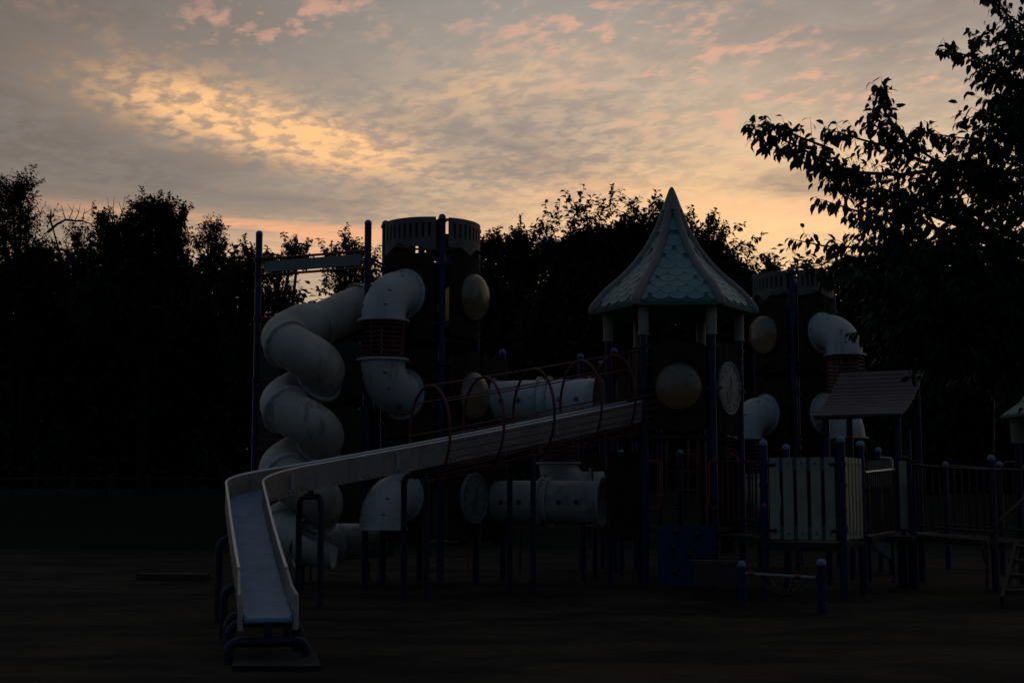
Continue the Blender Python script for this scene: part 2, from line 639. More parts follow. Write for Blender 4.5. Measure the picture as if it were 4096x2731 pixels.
bxs = [float(v) for v in np.linspace(-90, 90, 130)]
bys = [36.0, 36.6, 37.2] + [float(v) for v in np.linspace(37.6, 46, 22)] + [60.0, 90.0, 160.0]
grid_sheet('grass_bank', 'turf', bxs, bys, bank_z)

# kerb stones along the top of the bank and the two-rail fence behind it
kb = thing('stone_kerb', (0, 44.4, 1.4), 'low grey stone kerb along the top of the grass bank', 'kerb')
ks = MB().box((0, 0, 0), 1.46, 0.22, 0.34).mesh('kerb_stone', 'kerb_stone')
copies(ks, kb, [((x, 44.4, 1.44), None) for x in np.arange(-22.5, 6.0, 1.5)])

fn = thing('rail_fence', (-12, 45.2, 1.4), 'low two-rail timber fence on the grass bank at far left', 'fence')
fpost = MB().box((0, 0, .36), 0.13, 0.13, 0.80).mesh('fence_post', 'fence_wood')
fx = [gx(x, 45.2) for x in (-60, 135, 285, 437, 590, 740, 890)]
copies(fpost, fn, [((x, 45.2, 1.36), None) for x in fx])
for i in range(len(fx) - 1):
    for z in (1.62, 1.96):
        MB().tube([(fx[i], 45.12, z), (fx[i + 1], 45.12, z)], 0.035, 8).build('fence_rail', 'fence_wood', fn)


# ------------------------------------------------------------------ play structure building blocks
def post_mesh(h, r=0.055, cap='round'):
    seg = 32
    b = MB()
    vv, ff = [], []
    for z in (-0.25, h - 0.07):
        for k in range(seg):
            a = 2 * math.pi * k / seg
            q = r * (1.0 if (k // 2) % 2 == 0 else 0.94)
            vv.append((q * math.cos(a), q * math.sin(a), z))
    for k in range(seg):
        k2 = (k + 1) % seg
        ff.append((k, k2, seg + k2, seg + k))
    b.add(vv, ff, True)
    return b


def dome_prof(r, h, z0, n=6):
    return [(r, z0 - 0.02)] + [(r * math.cos(t), z0 + h * math.sin(t)) for t in [i * math.pi / 2 / n for i in range(n)]] + [(0.0005, z0 + h)]


def post(parent, x, y, h, r=0.055, cap='cap_blue', collars=(), mat_name='post_blue', z0=0.0):
    b = post_mesh(h - z0, r)
    b.v = [(vx + x, vy + y, vz + z0) for vx, vy, vz in b.v]
    p = b.build('post', mat_name, parent)
    if cap:
        MB().lathe(dome_prof(r * 1.06, r * 1.0, h - 0.06), (x, y, 0), seg=20).build('cap', cap, p)
    for z in collars:
        MB().lathe([(r * 1.02, z - .03), (r * 1.28, z - .03), (r * 1.28, z + .03), (r * 1.02, z + .03)], (x, y, 0), seg=20, caps=False).build('collar', 'post_blue', p)
    return p


def ring_map(C, Rd):
    return lambda u, v, w: (C[0] + (Rd + w) * math.sin(u / Rd), C[1] - (Rd + w) * math.cos(u / Rd), v)


def flat_map(A, B):
    A, B = Vector(A), Vector(B)
    t = (B - A).normalized()
    n = Vector((t.y, -t.x))

    def f(u, v, w):
        p = A + t * u + n * w
        return (p.x, p.y, v)
    f.len = (B - A).length
    f.n = n
    f.t = t
    return f


def cell_panel(mp, us, rows, omit, th):
    """a plate of cells; omitted cells are openings; rows are functions of u"""
    b = MB()
    nu, nr = len(us), len(rows)
    fv = [mp(u, r(u), th) for r in rows for u in us]
    bv = [mp(u, r(u), 0.0) for r in rows for u in us]
    o = len(fv)
    ff = []
    ok = lambda i, j: 0 <= i < nu - 1 and 0 <= j < nr - 1 and (i, j) not in omit
    ix = lambda i, j: j * nu + i
    for j in range(nr - 1):
        for i in range(nu - 1):
            if not ok(i, j):
                continue
            a, c, d, e = ix(i, j), ix(i + 1, j), ix(i + 1, j + 1), ix(i, j + 1)
            ff.append((a, c, d, e))
            ff.append((o + e, o + d, o + c, o + a))
            for (ni, nj), (p, q) in (((i, j - 1), (a, c)), ((i + 1, j), (c, d)), ((i, j + 1), (d, e)), ((i - 1, j), (e, a))):
                if not ok(ni, nj):
                    ff.append((q, p, o + p, o + q))
    b.add(fv + bv, ff)
    return b


def wave(seed, amp=0.035):
    r = random.Random(seed)
    ks = [(r.uniform(5, 9), r.uniform(0, 6.3), 1.0), (r.uniform(11, 17), r.uniform(0, 6.3), 0.6), (r.uniform(20, 28), r.uniform(0, 6.3), 0.25)]
    return lambda u: amp * sum(a * math.sin(k * u + p) for k, p, a in ks)


def log_panel(parent, mp, u0, u1, z0, z1, seed, hole=None, th=0.035, mat_name='bark_panel', amp=0.035):
    """panel moulded like split logs: wavy top and bottom, upright grooves, maybe a round opening"""
    wt, wb = wave(seed * 2 + 1, amp), wave(seed * 2 + 2, amp)
    gr = random.Random(seed)
    ng = max(4, int((u1 - u0) / 0.11))
    gu = [u0 + (u1 - u0) * (i + 0.5 + gr.uniform(-.2, .2)) / ng for i in range(ng)]

    def groove(u):
        d = min(abs(u - g) for g in gu)
        return -0.016 * max(0.0, 1 - d / 0.012)

    mp2 = lambda u, v, w: mp(u, v, w + (groove(u) if w > 0 else 0.0))
    if hole is None:
        us = sorted(set([u0 + (u1 - u0) * i / 20 for i in range(21)] + [g + d for g in gu for d in (-.012, 0, .012) if u0 < g + d < u1]))
        b = cell_panel(mp2, us, [lambda u: z0 + wb(u), lambda u: z0 + 0.06, lambda u: (z0 + z1) / 2, lambda u: z1 - 0.06, lambda u: z1 + wt(u)], set(), th)
        return b.build('log_panel', mat_name, parent)
    cu, cz, hr = hole
    n = 18
    outer = []
    for i in range(n):
        u = u0 + (u1 - u0) * i / n
        outer.append((u, z0 + wb(u)))
    for i in range(n):
        outer.append((u1, z0 + (z1 - z0) * i / n + (wb(u1) * (1 - i / n) + wt(u1) * i / n)))
    for i in range(n):
        u = u1 - (u1 - u0) * i / n
        outer.append((u, z1 + wt(u)))
    for i in range(n):
        outer.append((u0, z1 - (z1 - z0) * i / n + (wt(u0) * (1 - i / n) + wb(u0) * i / n)))
    N = len(outer)
    rings = 7
    fv, bv = [], []
    for k in range(rings):
        t = k / (rings - 1)
        for (u, v) in outer:
            a = math.atan2(v - cz, u - cu)
            iu, iv = cu + hr * math.cos(a), cz + hr * math.sin(a)
            uu, vv_ = iu + (u - iu) * t, iv + (v - iv) * t
            fv.append(mp2(uu, vv_, th))
            bv.append(mp(uu, vv_, 0))
    o = len(fv)
    ff = []
    for k in range(rings - 1):
        for i in range(N):
            j = (i + 1) % N
            a, c, d, e = k * N + i, k * N + j, (k + 1) * N + j, (k + 1) * N + i
            ff.append((a, e, d, c))
            ff.append((o + c, o + d, o + e, o + a))
    for i in range(N):
        j = (i + 1) % N
        ff.append((i, j, o + j, o + i))
        e = (rings - 1) * N
        ff.append((e + j, e + i, o + e + i, o + e + j))
    b = MB()
    b.add(fv + bv, ff)
    return b.build('log_panel', mat_name, parent)


def bubble(parent, p, n, r, bulge=0.22):
    """bulging acrylic window in a bolted ring"""
    p, n = vs(p), vs(n).normalized()
    prof = [(r * math.cos(t) ** 0.9, bulge * math.sin(t)) for t in [i * (math.pi / 2 - .02) / 14 for i in range(15)]]
    MB().lathe(prof + [(0.0005, bulge)], p, n, 40, caps=False).build('bubble_window', 'acrylic', parent)
    MB().lathe([(r - .006, -.20), (r + .020, -.20), (r + .020, -.03), (r + .055, -.03), (r + .055, .012), (r + .004, .014), (r - .006, -.004), (r - .006, -.20)], p, n, 40, caps=False).build('window_ring', 'bark_panel', parent)
    bolts(parent, p + n * 0.014, n, r + .03, 12)


def bolts(parent, p, n, r, count, size=0.011, phase=0.1):
    n = vs(n).normalized()
    ref = Vector((0, 0, 1)) if abs(n.z) < .9 else Vector((1, 0, 0))
    N = (ref - n * ref.dot(n)).normalized()
    B = n.cross(N)
    b = MB()
    for k in range(count):
        a = 2 * math.pi * k / count + phase
        b.lathe([(size, -.004), (size, .004), (size * .5, .010)], vs(p) + (N * math.cos(a) + B * math.sin(a)) * r, n, 6)
    return b.build('bolt_ring', 'bolt_dark', parent)


def flange(parent, p, ax, r=0.345, w=0.06, th=0.03, mat_name='flange_white', nb=14):
    ax = vs(ax).normalized()
    f = MB().lathe([(r - .01, -th), (r + w, -th), (r + w + .004, -th * .3), (r + w, 0), (r - .01, 0)], p, ax, 40, caps=False).build('flange', mat_name, parent)
    if nb:
        bolts(f, vs(p), ax, r + w * .5, nb)
    return f


def arc_pts(p0, d0, d1, rad, n=10):
    """quarter turn from direction d0 into direction d1"""
    p0, d0, d1 = vs(p0), vs(d0).normalized(), vs(d1).normalized()
    c = p0 + d1 * rad
    return [c - d1 * rad * math.cos(t) + d0 * rad * math.sin(t) for t in [i * math.pi / 2 / n for i in range(n + 1)]]


TR = 0.345      # outer radius of the plastic tubes


def elbow(parent, p, d, down, rad=0.47, run=0.12, mat_name='tube_white'):
    """a bend that leaves a panel at p along d and turns up or down; returns the end point"""
    p, d = vs(p), vs(d).normalized()
    e = Vector((0, 0, -1 if down else 1))
    a = p + d * run
    path = [p - d * 0.22, p - d * .1, p, p + d * run * .5] + arc_pts(a, d, e, rad, 12)
    end = path[-1]
    path.append(end + e * 0.04)
    end = path[-1]
    t = MB().shell(path, TR, TR - .02, 36).build('elbow', mat_name, parent)
    flange(t, p + d * 0.045, d)
    MB().lathe([(TR + .02, -.04), (TR + .085, -.04), (TR + .085, -.012), (TR + .02, -.012)], p + d * 0.03, d, 40, caps=False).build('backing_ring', 'plain_brown', t)
    flange(t, end, e, nb=0)
    # pairs of moulded bolt heads on the outside of the bend
    side = d.cross(Vector((0, 0, 1)))
    b = MB()
    for ang in (0.35, 0.95, 1.3):
        q = a + e * rad - e * rad * math.cos(ang) + d * rad * math.sin(ang)
        out = (d * math.sin(ang) - e * math.cos(ang))
        for s_ in (-.05, .05):
            nn = (out * .80 + side * (.6 + s_)).normalized() if True else out
            b.lathe([(.013, -.01), (.013, .006), (.006, .010)], q + nn * TR, nn, 6)
            nn2 = (out * .80 - side * (.6 + s_)).normalized()
            b.lathe([(.013, -.01), (.013, .006), (.006, .010)], q + nn2 * TR, nn2, 6)
    b.build('bolt_heads', 'bolt_dark', t)
    return end


def cage(parent, x, y, z0, z1, r=0.335):
    """open climbing cage of red hoops between two bends"""
    n = max(3, int(round((z1 - z0) / 0.075)))
    for i in range(n):
        z = z0 + (z1 - z0) * (i + .5) / n
        MB().tube([(x + r * math.cos(a), y + r * math.sin(a), z) for a in [2 * math.pi * k / 28 for k in range(28)]], 0.016, 6, closed=True).build('hoop', 'red_bar', parent)
    for k in range(4):
        a = math.pi / 4 + k * math.pi / 2 + .35
        q = (x + (r + .02) * math.cos(a), y + (r + .02) * math.sin(a))
        MB().tube([(q[0], q[1], z0 - .02), (q[0], q[1], z1 + .02)], 0.014, 8).build('upright', 'red_bar', parent)


def climber(C, Rd, ph, zu, zl, label, group=None, both=True):
    d = Vector((math.sin(ph), -math.cos(ph), 0))
    p = Vector((C[0], C[1], 0)) + d * (Rd + .035)
    t = thing('tube_climber', (p.x + d.x * .6, p.y + d.y * .6, 0), label, 'tube climber', group)
    e1 = elbow(t, (p.x, p.y, zu), d, True)
    if zl is None:
        return t
    if both:
        e2 = elbow(t, (p.x, p.y, zl), d, False)
        z2 = e2.z
    else:
        z2 = zl
    cage(t, e1.x, e1.y, z2, e1.z)
    return t


def disc_panel(parent, p, n, r, seed, teal='disc_teal'):
    """flat moulded disc with a raised rim and a relief of dial marks"""
    p, n = vs(p), vs(n).normalized()
    d = MB().lathe([(r, -.03), (r, .012), (r - .012, .022), (r - .03, .022), (r - .04, .012), (0.0005, .012)], p, n, 48, caps=False).build('play_disc', 'disc_pale', parent)
    ref = Vector((0, 0, 1))
    up = (ref - n * ref.dot(n)).normalized()
    rt = up.cross(n)
    b = MB()
    b.lathe([(r - .058, .012), (r - .058, .019), (r - .07, .019), (r - .07, .012)], p, n, 48, caps=False)
    rr = random.Random(seed)
    for k in range(12):
        a = 2 * math.pi * k / 12
        q = p + (up * math.cos(a) + rt * math.sin(a)) * (r * .70) + n * .014
        a2 = a + rr.uniform(-.4, .4)
        ax = up * math.cos(a2) + rt * math.sin(a2)
        b.bar(q - ax * r * .06, q + ax * r * .06, r * .035, .012, n)
    b.build('dial_marks', teal, d)
    # pointer: a curved figure in the middle of the dial
    c = MB()
    q = p + n * .014
    for sgn, ln, wd in ((1, .46, .07), (-1, .32, .11)):
        ax = (up * .93 * sgn + rt * .25).normalized()
        for i in range(5):
            t0, t1 = i / 5 * ln * r, (i + 1) / 5 * ln * r
            bend = rt * (0.10 * r * math.sin(i * .8))
            c.bar(q + ax * t0 + bend, q + ax * t1 + rt * (0.10 * r * math.sin((i + 1) * .8)), wd * r * (1.25 - i * .18), .014, n)
    c.build('dial_pointer', teal, d)
    blob = [(math.cos(a) * (.24 + .05 * math.sin(3 * a)) * r, math.sin(a) * (.30 + .04 * math.cos(2 * a)) * r) for a in [2 * math.pi * k / 20 for k in range(20)]]
    e = MB()
    ctr = p - up * r * .30 - rt * r * .05
    e.add([ctr + rt * x + up * y + n * .019 for x, y in blob], [tuple(range(20))])
    e.add([ctr + rt * x + up * y + n * .010 for x, y in blob] + [ctr + rt * x + up * y + n * .019 for x, y in blob], [(i, (i + 1) % 20, 20 + (i + 1) % 20, 20 + i) for i in range(20)])
    e.build('dial_shape', teal, d)
    bolts(d, p + n * .02, n, r - .02, 10, .008)
    return d


def clamp(parent, x, y, z, ang, ln=0.11, mat_name='post_blue'):
    """flat blue clamp that ties a post to the panels beside it"""
    b = MB()
    b.lathe([(.058, z - .025), (.075, z - .025), (.075, z + .025), (.058, z + .025)], (x, y, 0), seg=18, caps=False)
    for s_ in (-1, 1):
        a = ang + s_ * math.pi / 2
        dz_ = .014 * s_
        b.bar((x + math.sin(a) * .06, y - math.cos(a) * .06, z + dz_), (x + math.sin(a) * (.06 + ln), y - math.cos(a) * (.06 + ln), z + dz_), .06, .035)
    b.build('clamp', mat_name, parent)


# ------------------------------------------------------------------ round log towers
def round_tower(name_label, C, ph0, tiers, fronts, crown=True, top=5.92, base_deck=True):
    """four posts with quarter-round log panels; fronts[tier][side] is bubble / tube / disc / plain / open"""
    Rd = 0.765
    t = thing('log_tower', (C[0], C[1], 0), name_label, 'play tower', 'round log towers')
    posts = []
    for k in range(4):
        a = ph0 + k * math.pi / 2
        posts.append((C[0] + (Rd + .01) * math.sin(a), C[1] - (Rd + .01) * math.cos(a), a))
        post(t, posts[-1][0], posts[-1][1], top, r=.056)
    mp = ring_map(C, Rd)
    gap = 0.125
    q = Rd * math.pi / 2
    for ti, (z0, z1) in enumerate(tiers):
        for k in range(4):
            u0 = Rd * (ph0 + k * math.pi / 2) + gap
            u1 = Rd * (ph0 + (k + 1) * math.pi / 2) - gap
            kind = fronts[ti][k]
            uc, zc_ = (u0 + u1) / 2, (z0 + z1) / 2
            a = uc / Rd
            n = Vector((math.sin(a), -math.cos(a), 0))
            if kind == 'open':
                continue
            hole = None if kind in ('plain', 'disc') else (uc, zc_, .40 if kind == 'bubble' else .35)
            pn = log_panel(t, mp, u0, u1, z0, z1, ti * 7 + k + int(abs(C[0]) * 10), hole)
            pc = Vector((C[0], C[1], zc_)) + n * (Rd + .04)
            if kind == 'bubble':
                bubble(pn, pc, n, .385)
            elif kind == 'disc':
                disc_panel(pn, pc + n * .045, n, .41, ti + k)
        for k in range(4):
            for z in (z0 + .22, z1 - .20):
                clamp(t, posts[k][0], posts[k][1], z, posts[k][2], .12)
        # floor of this level
        MB().lathe([(0.0005, z0 - .02), (Rd - .10, z0 - .02), (Rd - .10, z0 - .07), (0.0005, z0 - .07)], (C[0], C[1], 0), seg=28, caps=False).build('floor_plate', 'plain_brown', t)
    if crown:
        zc0, zc1 = tiers[-1][1] + .07, tiers[-1][1] + .56
        Rc = Rd + .015
        mpc = ring_map(C, Rc)
        for k in range(4):
            u0 = Rc * (ph0 + k * math.pi / 2) + gap * .82
            u1 = Rc * (ph0 + (k + 1) * math.pi / 2) - gap * .82
            ns = 9
            us, om = [], set()
            cw = (u1 - u0 - .10) / ns
            us = [u0, u0 + .05]
            for i in range(ns):
                a = u0 + .05 + cw * i
                us += [a + cw * .30, a + cw * .70]
            us += [u1 - .05, u1]
            w = wave(k * 5 + 3 + int(abs(C[0])), .05)
            shift = [random.Random(k * 31 + i).uniform(-.02, .02) for i in range(len(us) + 1)]
            for i in range(ns):
                om.add((2 * i + 2, 1))
            lo = lambda u: zc0 + .03 + w(u) - .02
            rows = [lo, lambda u: zc0 + .16, lambda u: zc1 - .10, lambda u: zc1]
            cpn = cell_panel(mpc, us, rows, om, .03).build('crown_panel', 'crown_tan', t)
            mpb = ring_map(C, Rc - .014)
            cell_panel(mpb, [u0 + .02 + (u1 - u0 - .04) * i / 12 for i in range(13)], [lambda u: zc0 + .13, lambda u: zc1 - .07], set(), .012).build('slot_shade', 'bark_panel', cpn)  # added dark sheet, stands in for the shade inside the crown
        for k in range(4):
            clamp(t, posts[k][0], posts[k][1], zc1 - .05, posts[k][2], .06)
        # red rail ring inside the crown
        MB().tube([(C[0] + (Rd - .05) * math.cos(a), C[1] + (Rd - .05) * math.sin(a), zc0 + .22) for a in [2 * math.pi * k / 40 for k in range(40)]], .018, 8, closed=True).build('inner_rail', 'red_bar', t)
    return t


TIERS = [(0.70, 2.04), (2.33, 3.70), (3.93, 5.30)]
ZC = [(a + b) / 2 for a, b in TIERS]

# left tower: bubble windows and a dial on the right-hand front panels, tubes on the left-hand ones
LD = 22.9
LC = (gx(1722, LD, 3.0), LD)
LPH = R(16.0)
tower_l = round_tower('tall round log-panel tower with slotted crown left of the green roof', LC, LPH, TIERS,
                      [['disc', 'open', 'tube', 'tube'], ['bubble', 'open', 'bubble', 'tube'], ['bubble', 'bubble', 'tube', 'tube']])
climber(LC, .765, LPH - math.pi / 4, ZC[2], ZC[1], 'white elbow tubes with red hoop cage on the tall left log tower', 'tube climbers on the towers')
d_ = Vector((math.sin(LPH - math.pi / 4), -math.cos(LPH - math.pi / 4), 0))
tp = Vector((LC[0], LC[1], 0)) + d_ * .80
tl = thing('tube_exit', (tp.x + d_.x * .6, tp.y + d_.y * .6, 0), 'white downturned elbow tube at the foot of the tall left tower, behind the slide pipe', 'tube')
ee = elbow(tl, (tp.x, tp.y, ZC[0] + .03), d_, True)
# bent pipe stand that carries the open end
MB().tube([(ee.x + .30, ee.y, ee.z - .02), (ee.x + .36, ee.y, ee.z - .10), (ee.x + .38, ee.y, ee.z - .25), (ee.x + .38, ee.y, -.1)], .022, 8).build('stand', 'pipe_navy', tl)

# right tower, farther back and mirrored
RD = 28.2
RC = (gx(3185, RD, 3.0), RD)
RPH = R(-13.5)
tower_r = round_tower('farther round log-panel tower right of the green roof, half hidden by the near tree', RC, RPH, TIERS,
                      [['plain', 'open', 'open', 'tube'], ['tube', 'open', 'open', 'tube'], ['tube', 'bubble', 'open', 'bubble']])
climber(RC, .765, RPH + math.pi / 4, ZC[2], 3.44, 'white elbow tube over a red hoop cage above the little pitched roof', 'tube climbers on the towers', both=False)
climber(RC, .765, RPH - math.pi / 4, ZC[1], ZC[0] - .05, 'white elbow tubes and hoop cage low on the right tower, beside the pale dial', 'tube climbers on the towers')
d_ = Vector((math.sin(RPH + math.pi / 4), -math.cos(RPH + math.pi / 4), 0))
tp = Vector((RC[0], RC[1], 0)) + d_ * .80
tr_ = thing('tube_exit', (tp.x + d_.x * .6, tp.y + d_.y * .6, 0), 'white downturned elbow tube of the right tower, behind the little pitched roof', 'tube')
ee = elbow(tr_, (tp.x, tp.y, ZC[1]), d_, True)
MB().tube([(ee.x + .30, ee.y, ee.z - .02), (ee.x + .36, ee.y, ee.z - .25), (ee.x + .36, ee.y, -.1)], .022, 8).build('stand', 'pipe_navy', tr_)

# ------------------------------------------------------------------ side wing of the left tower, carrying the crawl tunnels
wp0 = (LC[0] + .80 * math.sin(LPH + math.pi / 2), LC[1] - .80 * math.cos(LPH + math.pi / 2))
wp1 = (gx(2010, 24.1), 24.1)
wing = thing('log_wall', (wp1[0], wp1[1], 0), 'dark log-panel wall beside the tall left tower, where the crawl tunnels begin', 'panel wall')
post(wing, wp1[0], wp1[1], gz(1397, 24.1), cap='cap_blue')
wA = (wp0[0] + .05, wp0[1] - .02)
wB = (wp1[0] + .03, wp1[1] - .14)
wm = flat_map(wA, wB)
for z0, z1, sd in ((gz(2165, 24), gz(1838, 24), 51), (gz(1745, 24), gz(1437, 24), 57)):
    log_panel(wing, wm, 0.05, wm.len + .08, z0, z1, sd, (wm.len * .62, (z0 + z1) / 2, .33))

# ------------------------------------------------------------------ crawl tunnels
def tunnel(y_mid, label, xl, xr, rings, holes, skin, hole_mat, Dl=23.75, Dr=23.2):
    zt = gz(y_mid, 23.4)
    a, b = Vector((gx(xl, Dl, zt), Dl, zt)), Vector((gx(xr, Dr, zt), Dr, zt))
    ax = (b - a).normalized()
    t = thing('crawl_tunnel', ((a.x + b.x) / 2, (a.y + b.y) / 2, 0), label, 'crawl tunnel', 'crawl tunnels')
    cuts = [0.0] + [(r_ - xl) / (xr - xl) for r_ in rings] + [1.0]
    for i in range(len(cuts) - 1):
        p, q = a.lerp(b, cuts[i]), a.lerp(b, cuts[i + 1])
        MB().shell([p, p.lerp(q, .5), q], .36, .34, 40).build('tube_section', skin, t)
    for c in cuts:
        flange(t, a.lerp(b, c), ax, .36, .055)
    side = ax.cross(Vector((0, 0, 1)))
    for hx in holes:
        p = a.lerp(b, (hx - xl) / (xr - xl))
        n = side
        MB().lathe([(.0005, .3640), (.034, .3640), (.036, .367), (.043, .366), (.045, .352)], p, n, 18, caps=False).build('peep_hole', hole_mat, t)
    return t


tunnel(1603, 'upper white crawl tunnel seen through the red slide cage', 1985, 2400, (2168, 2206), (2031, 2101, 2262, 2328), 'tube_bright', 'acrylic')  # acrylic yellow on the upper holes stands in for light passing through
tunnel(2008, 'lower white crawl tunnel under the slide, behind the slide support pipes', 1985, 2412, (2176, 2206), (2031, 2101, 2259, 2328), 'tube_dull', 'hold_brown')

# ------------------------------------------------------------------ centre tower with the green scale roof
HD = 22.85
HC = (gx(2697, HD, 3.0), HD)
HR = 1.07
HPH = R(-32.6)
ht = thing('roofed_tower', (HC[0], HC[1], 0), 'six-post tower under a pointed green scale roof with tan ribs', 'play tower')
hp = [(HC[0] + HR * math.sin(HPH + k * math.pi / 3), HC[1] - HR * math.cos(HPH + k * math.pi / 3), HPH + k * math.pi / 3) for k in range(6)]
ZEAVE = 4.44
for k, (x, y, a) in enumerate(hp):
    p = post(ht, x, y, ZEAVE - .02, r=.058, cap=None, collars=(0.62, 0.95, 1.35))
    MB().lathe([(.088, 3.93), (.088, 3.96), (.080, 3.98), (.088, ZEAVE - .05), (.06, ZEAVE - .05)], (x, y, 0), seg=24, caps=False).build('sleeve', 'sleeve_tan', p)


def hex_panel(k, z0, z1, kind, seed, trim=.12):
    A, B = hp[k % 6], hp[(k + 1) % 6]
    m = flat_map(A[:2], B[:2])
    hole = (m.len / 2, (z0 + z1) / 2, .40 if kind == 'bubble' else .35) if kind in ('bubble', 'tube') else None
    pn = log_panel(ht, m, trim, m.len - trim, z0, z1, seed, hole, amp=.03)
    n = Vector((m.n.x, m.n.y, 0))
    pc = Vector((*((Vector(A[:2]) + Vector(B[:2])) / 2), (z0 + z1) / 2)) + n * .04
    if kind == 'bubble':
        bubble(pn, pc, n, .37, .16)
    elif kind == 'disc':
        disc_panel(pn, pc + n * .01, n, .43, seed)
    return pn


hex_panel(0, gz(1718, 21.9), gz(1372, 21.9), 'bubble', 101)
hex_panel(1, gz(1735, 22.3), gz(1372, 22.3), 'disc', 102)
hex_panel(2, 2.40, 3.78, 'bubble', 103)
hex_panel(4, 2.40, 3.78, 'tube', 105)
hex_panel(5, gz(2160, 22.3), gz(1806, 22.3), 'plain', 106, trim=.06)
hex_panel(4, .72, 2.06, 'tube', 107)
hex_panel(2, .72, 2.06, 'plain', 108)
for z in (2.36, .92):
    MB().lathe([(0.0005, z), (HR - .08, z), (HR - .08, z - .06), (0.0005, z - .06)], (HC[0], HC[1], 0), (0, 0, 1), 6, caps=False).build('floor_plate', 'plain_brown', ht)
for k in (0, 1, 2):
    for z in (gz(1385, 21.9), gz(1551, 21.9)):
        clamp(ht, hp[k][0], hp[k][1], z, hp[k][2], .10)
# upright bars beside the slide entrance
A, B = Vector(hp[5][:2]), Vector(hp[0][:2])
for f_ in (.60, .72, .84, .93):
    q = A.lerp(B, f_)
    MB().tube([(q.x, q.y, gz(1650, 22.2)), (q.x, q.y, gz(1398, 22.2))], .014, 8).build('guard_bar', 'red_bar', ht)
q0, q1 = A.lerp(B, .52), B
MB().tube([(q0.x, q0.y, gz(1408, 22.2)), (q1.x, q1.y, gz(1394, 22.0))], .016, 8).build('guard_rail', 'red_bar', ht)

# climbing ladder and grab handles on the front
def front_pt(x, y, D=21.85):
    return at(x, y, D)


for x in (2665, 2752, 2789):
    MB().tube([front_pt(x, 2110, 21.95), front_pt(x, 1742, 22.05)], .017, 8).build('ladder_upright', 'red_bar', ht)
for y in (1748, 1818, 1886, 1958, 2028):
    MB().tube([front_pt(2665, y, 21.98), front_pt(2789, y, 21.98)], .015, 8).build('rung', 'red_bar', ht)
for xp, xh, k in ((2597, 2640, 0), (2873, 2836, 1)):
    D0 = hp[k][1] - .06
    MB().tube([front_pt(xp, 1843, D0), front_pt((xp + 2 * xh) / 3, 1843, D0), front_pt(xh - (3 if xh > xp else -3), 1847, D0), front_pt(xh, 1858, D0), front_pt(xh, 2015, D0), front_pt(xh - (3 if xh > xp else -3), 2027, D0), front_pt((xp + 2 * xh) / 3, 2031, D0), front_pt(xp, 2031, D0)], .018, 10).build('grab_handle', 'red_bright', ht)

# roof: six hollow-curved faces, tan ribs on the hips, moulded scales
APEX = gz(747, HD)
RH = APEX - ZEAVE
prof = [(.02, 0.0), (.085, .10), (.125, .24), (.163, .37), (.28, .68), (.45, .99), (.67, 1.275), (.87, 1.476), (1.11, 1.664), (1.33, 1.90), (1.385, 1.985)]
prof = [(r, h * RH / 1.985) for r, h in prof]


def prof_r(h):
    for (r0, h0), (r1, h1) in zip(prof, prof[1:]):
        if h <= h1:
            return r0 + (r1 - r0) * (h - h0) / max(1e-6, h1 - h0)
    return prof[-1][0]


hs = [RH * (0.185 + 0.815 * i / 26) for i in range(27)]
smr = [0.25 * prof_r(h - .05) + .5 * prof_r(h) + .25 * prof_r(min(RH, h + .05)) for h in hs]


def rr(h):
    f = (h / RH - .185) / .815 * 26
    i = max(0, min(25, int(f)))
    return smr[i] + (smr[i + 1] - smr[i]) * (f - i)


def hexpt(k, r, z, w=0.0):
    a = HPH + k * math.pi / 3
    return Vector((HC[0] + (r + w) * math.sin(a), HC[1] - (r + w) * math.cos(a), z))


b = MB()
vv, ff = [], []
for i, h in enumerate(hs):
    for k in range(6):
        vv.append(hexpt(k, smr[i] - .045, APEX - h))
for i in range(26):
    for k in range(6):
        k2 = (k + 1) % 6
        ff.append((i * 6 + k, i * 6 + k2, (i + 1) * 6 + k2, (i + 1) * 6 + k))
b.add(vv, ff)
# rolled eave and the closed underside
e0 = 26 * 6
b2v = [hexpt(k, smr[-1] - .02, APEX - RH) for k in range(6)] + [hexpt(k, smr[-1] - .035, APEX - RH - .06) for k in range(6)] + [hexpt(k, smr[-1] - .20, APEX - RH - .05) for k in range(6)] + [hexpt(k, .10, APEX - RH + .25) for k in range(6)]
b2f = [(j * 6 + k, j * 6 + (k + 1) % 6, (j + 1) * 6 + (k + 1) % 6, (j + 1) * 6 + k) for j in range(3) for k in range(6)]
b.add(b2v, b2f)
roof = b.build('roof', 'roof_crease', ht)
for k in range(6):
    path = [hexpt(k, smr[i], APEX - hs[i], -.058) for i in range(27)]
    path.append(hexpt(k, smr[-1] - .05, APEX - RH - .055))
    rad = [.066 + .018 * (i / 27) for i in range(28)]
    rad[-1] = .06
    MB().tube(path, rad, 14).build('rib', 'rib_tan', roof)
MB().lathe([(.0005, APEX), (.022, APEX - .012), (.045, APEX - .05), (.080, APEX - .14), (.125, APEX - .26), (.172, APEX - .40), (.176, APEX - .415), (.160, APEX - .42)], (HC[0], HC[1], 0), seg=28, caps=False).build('finial', 'rib_tan', roof)

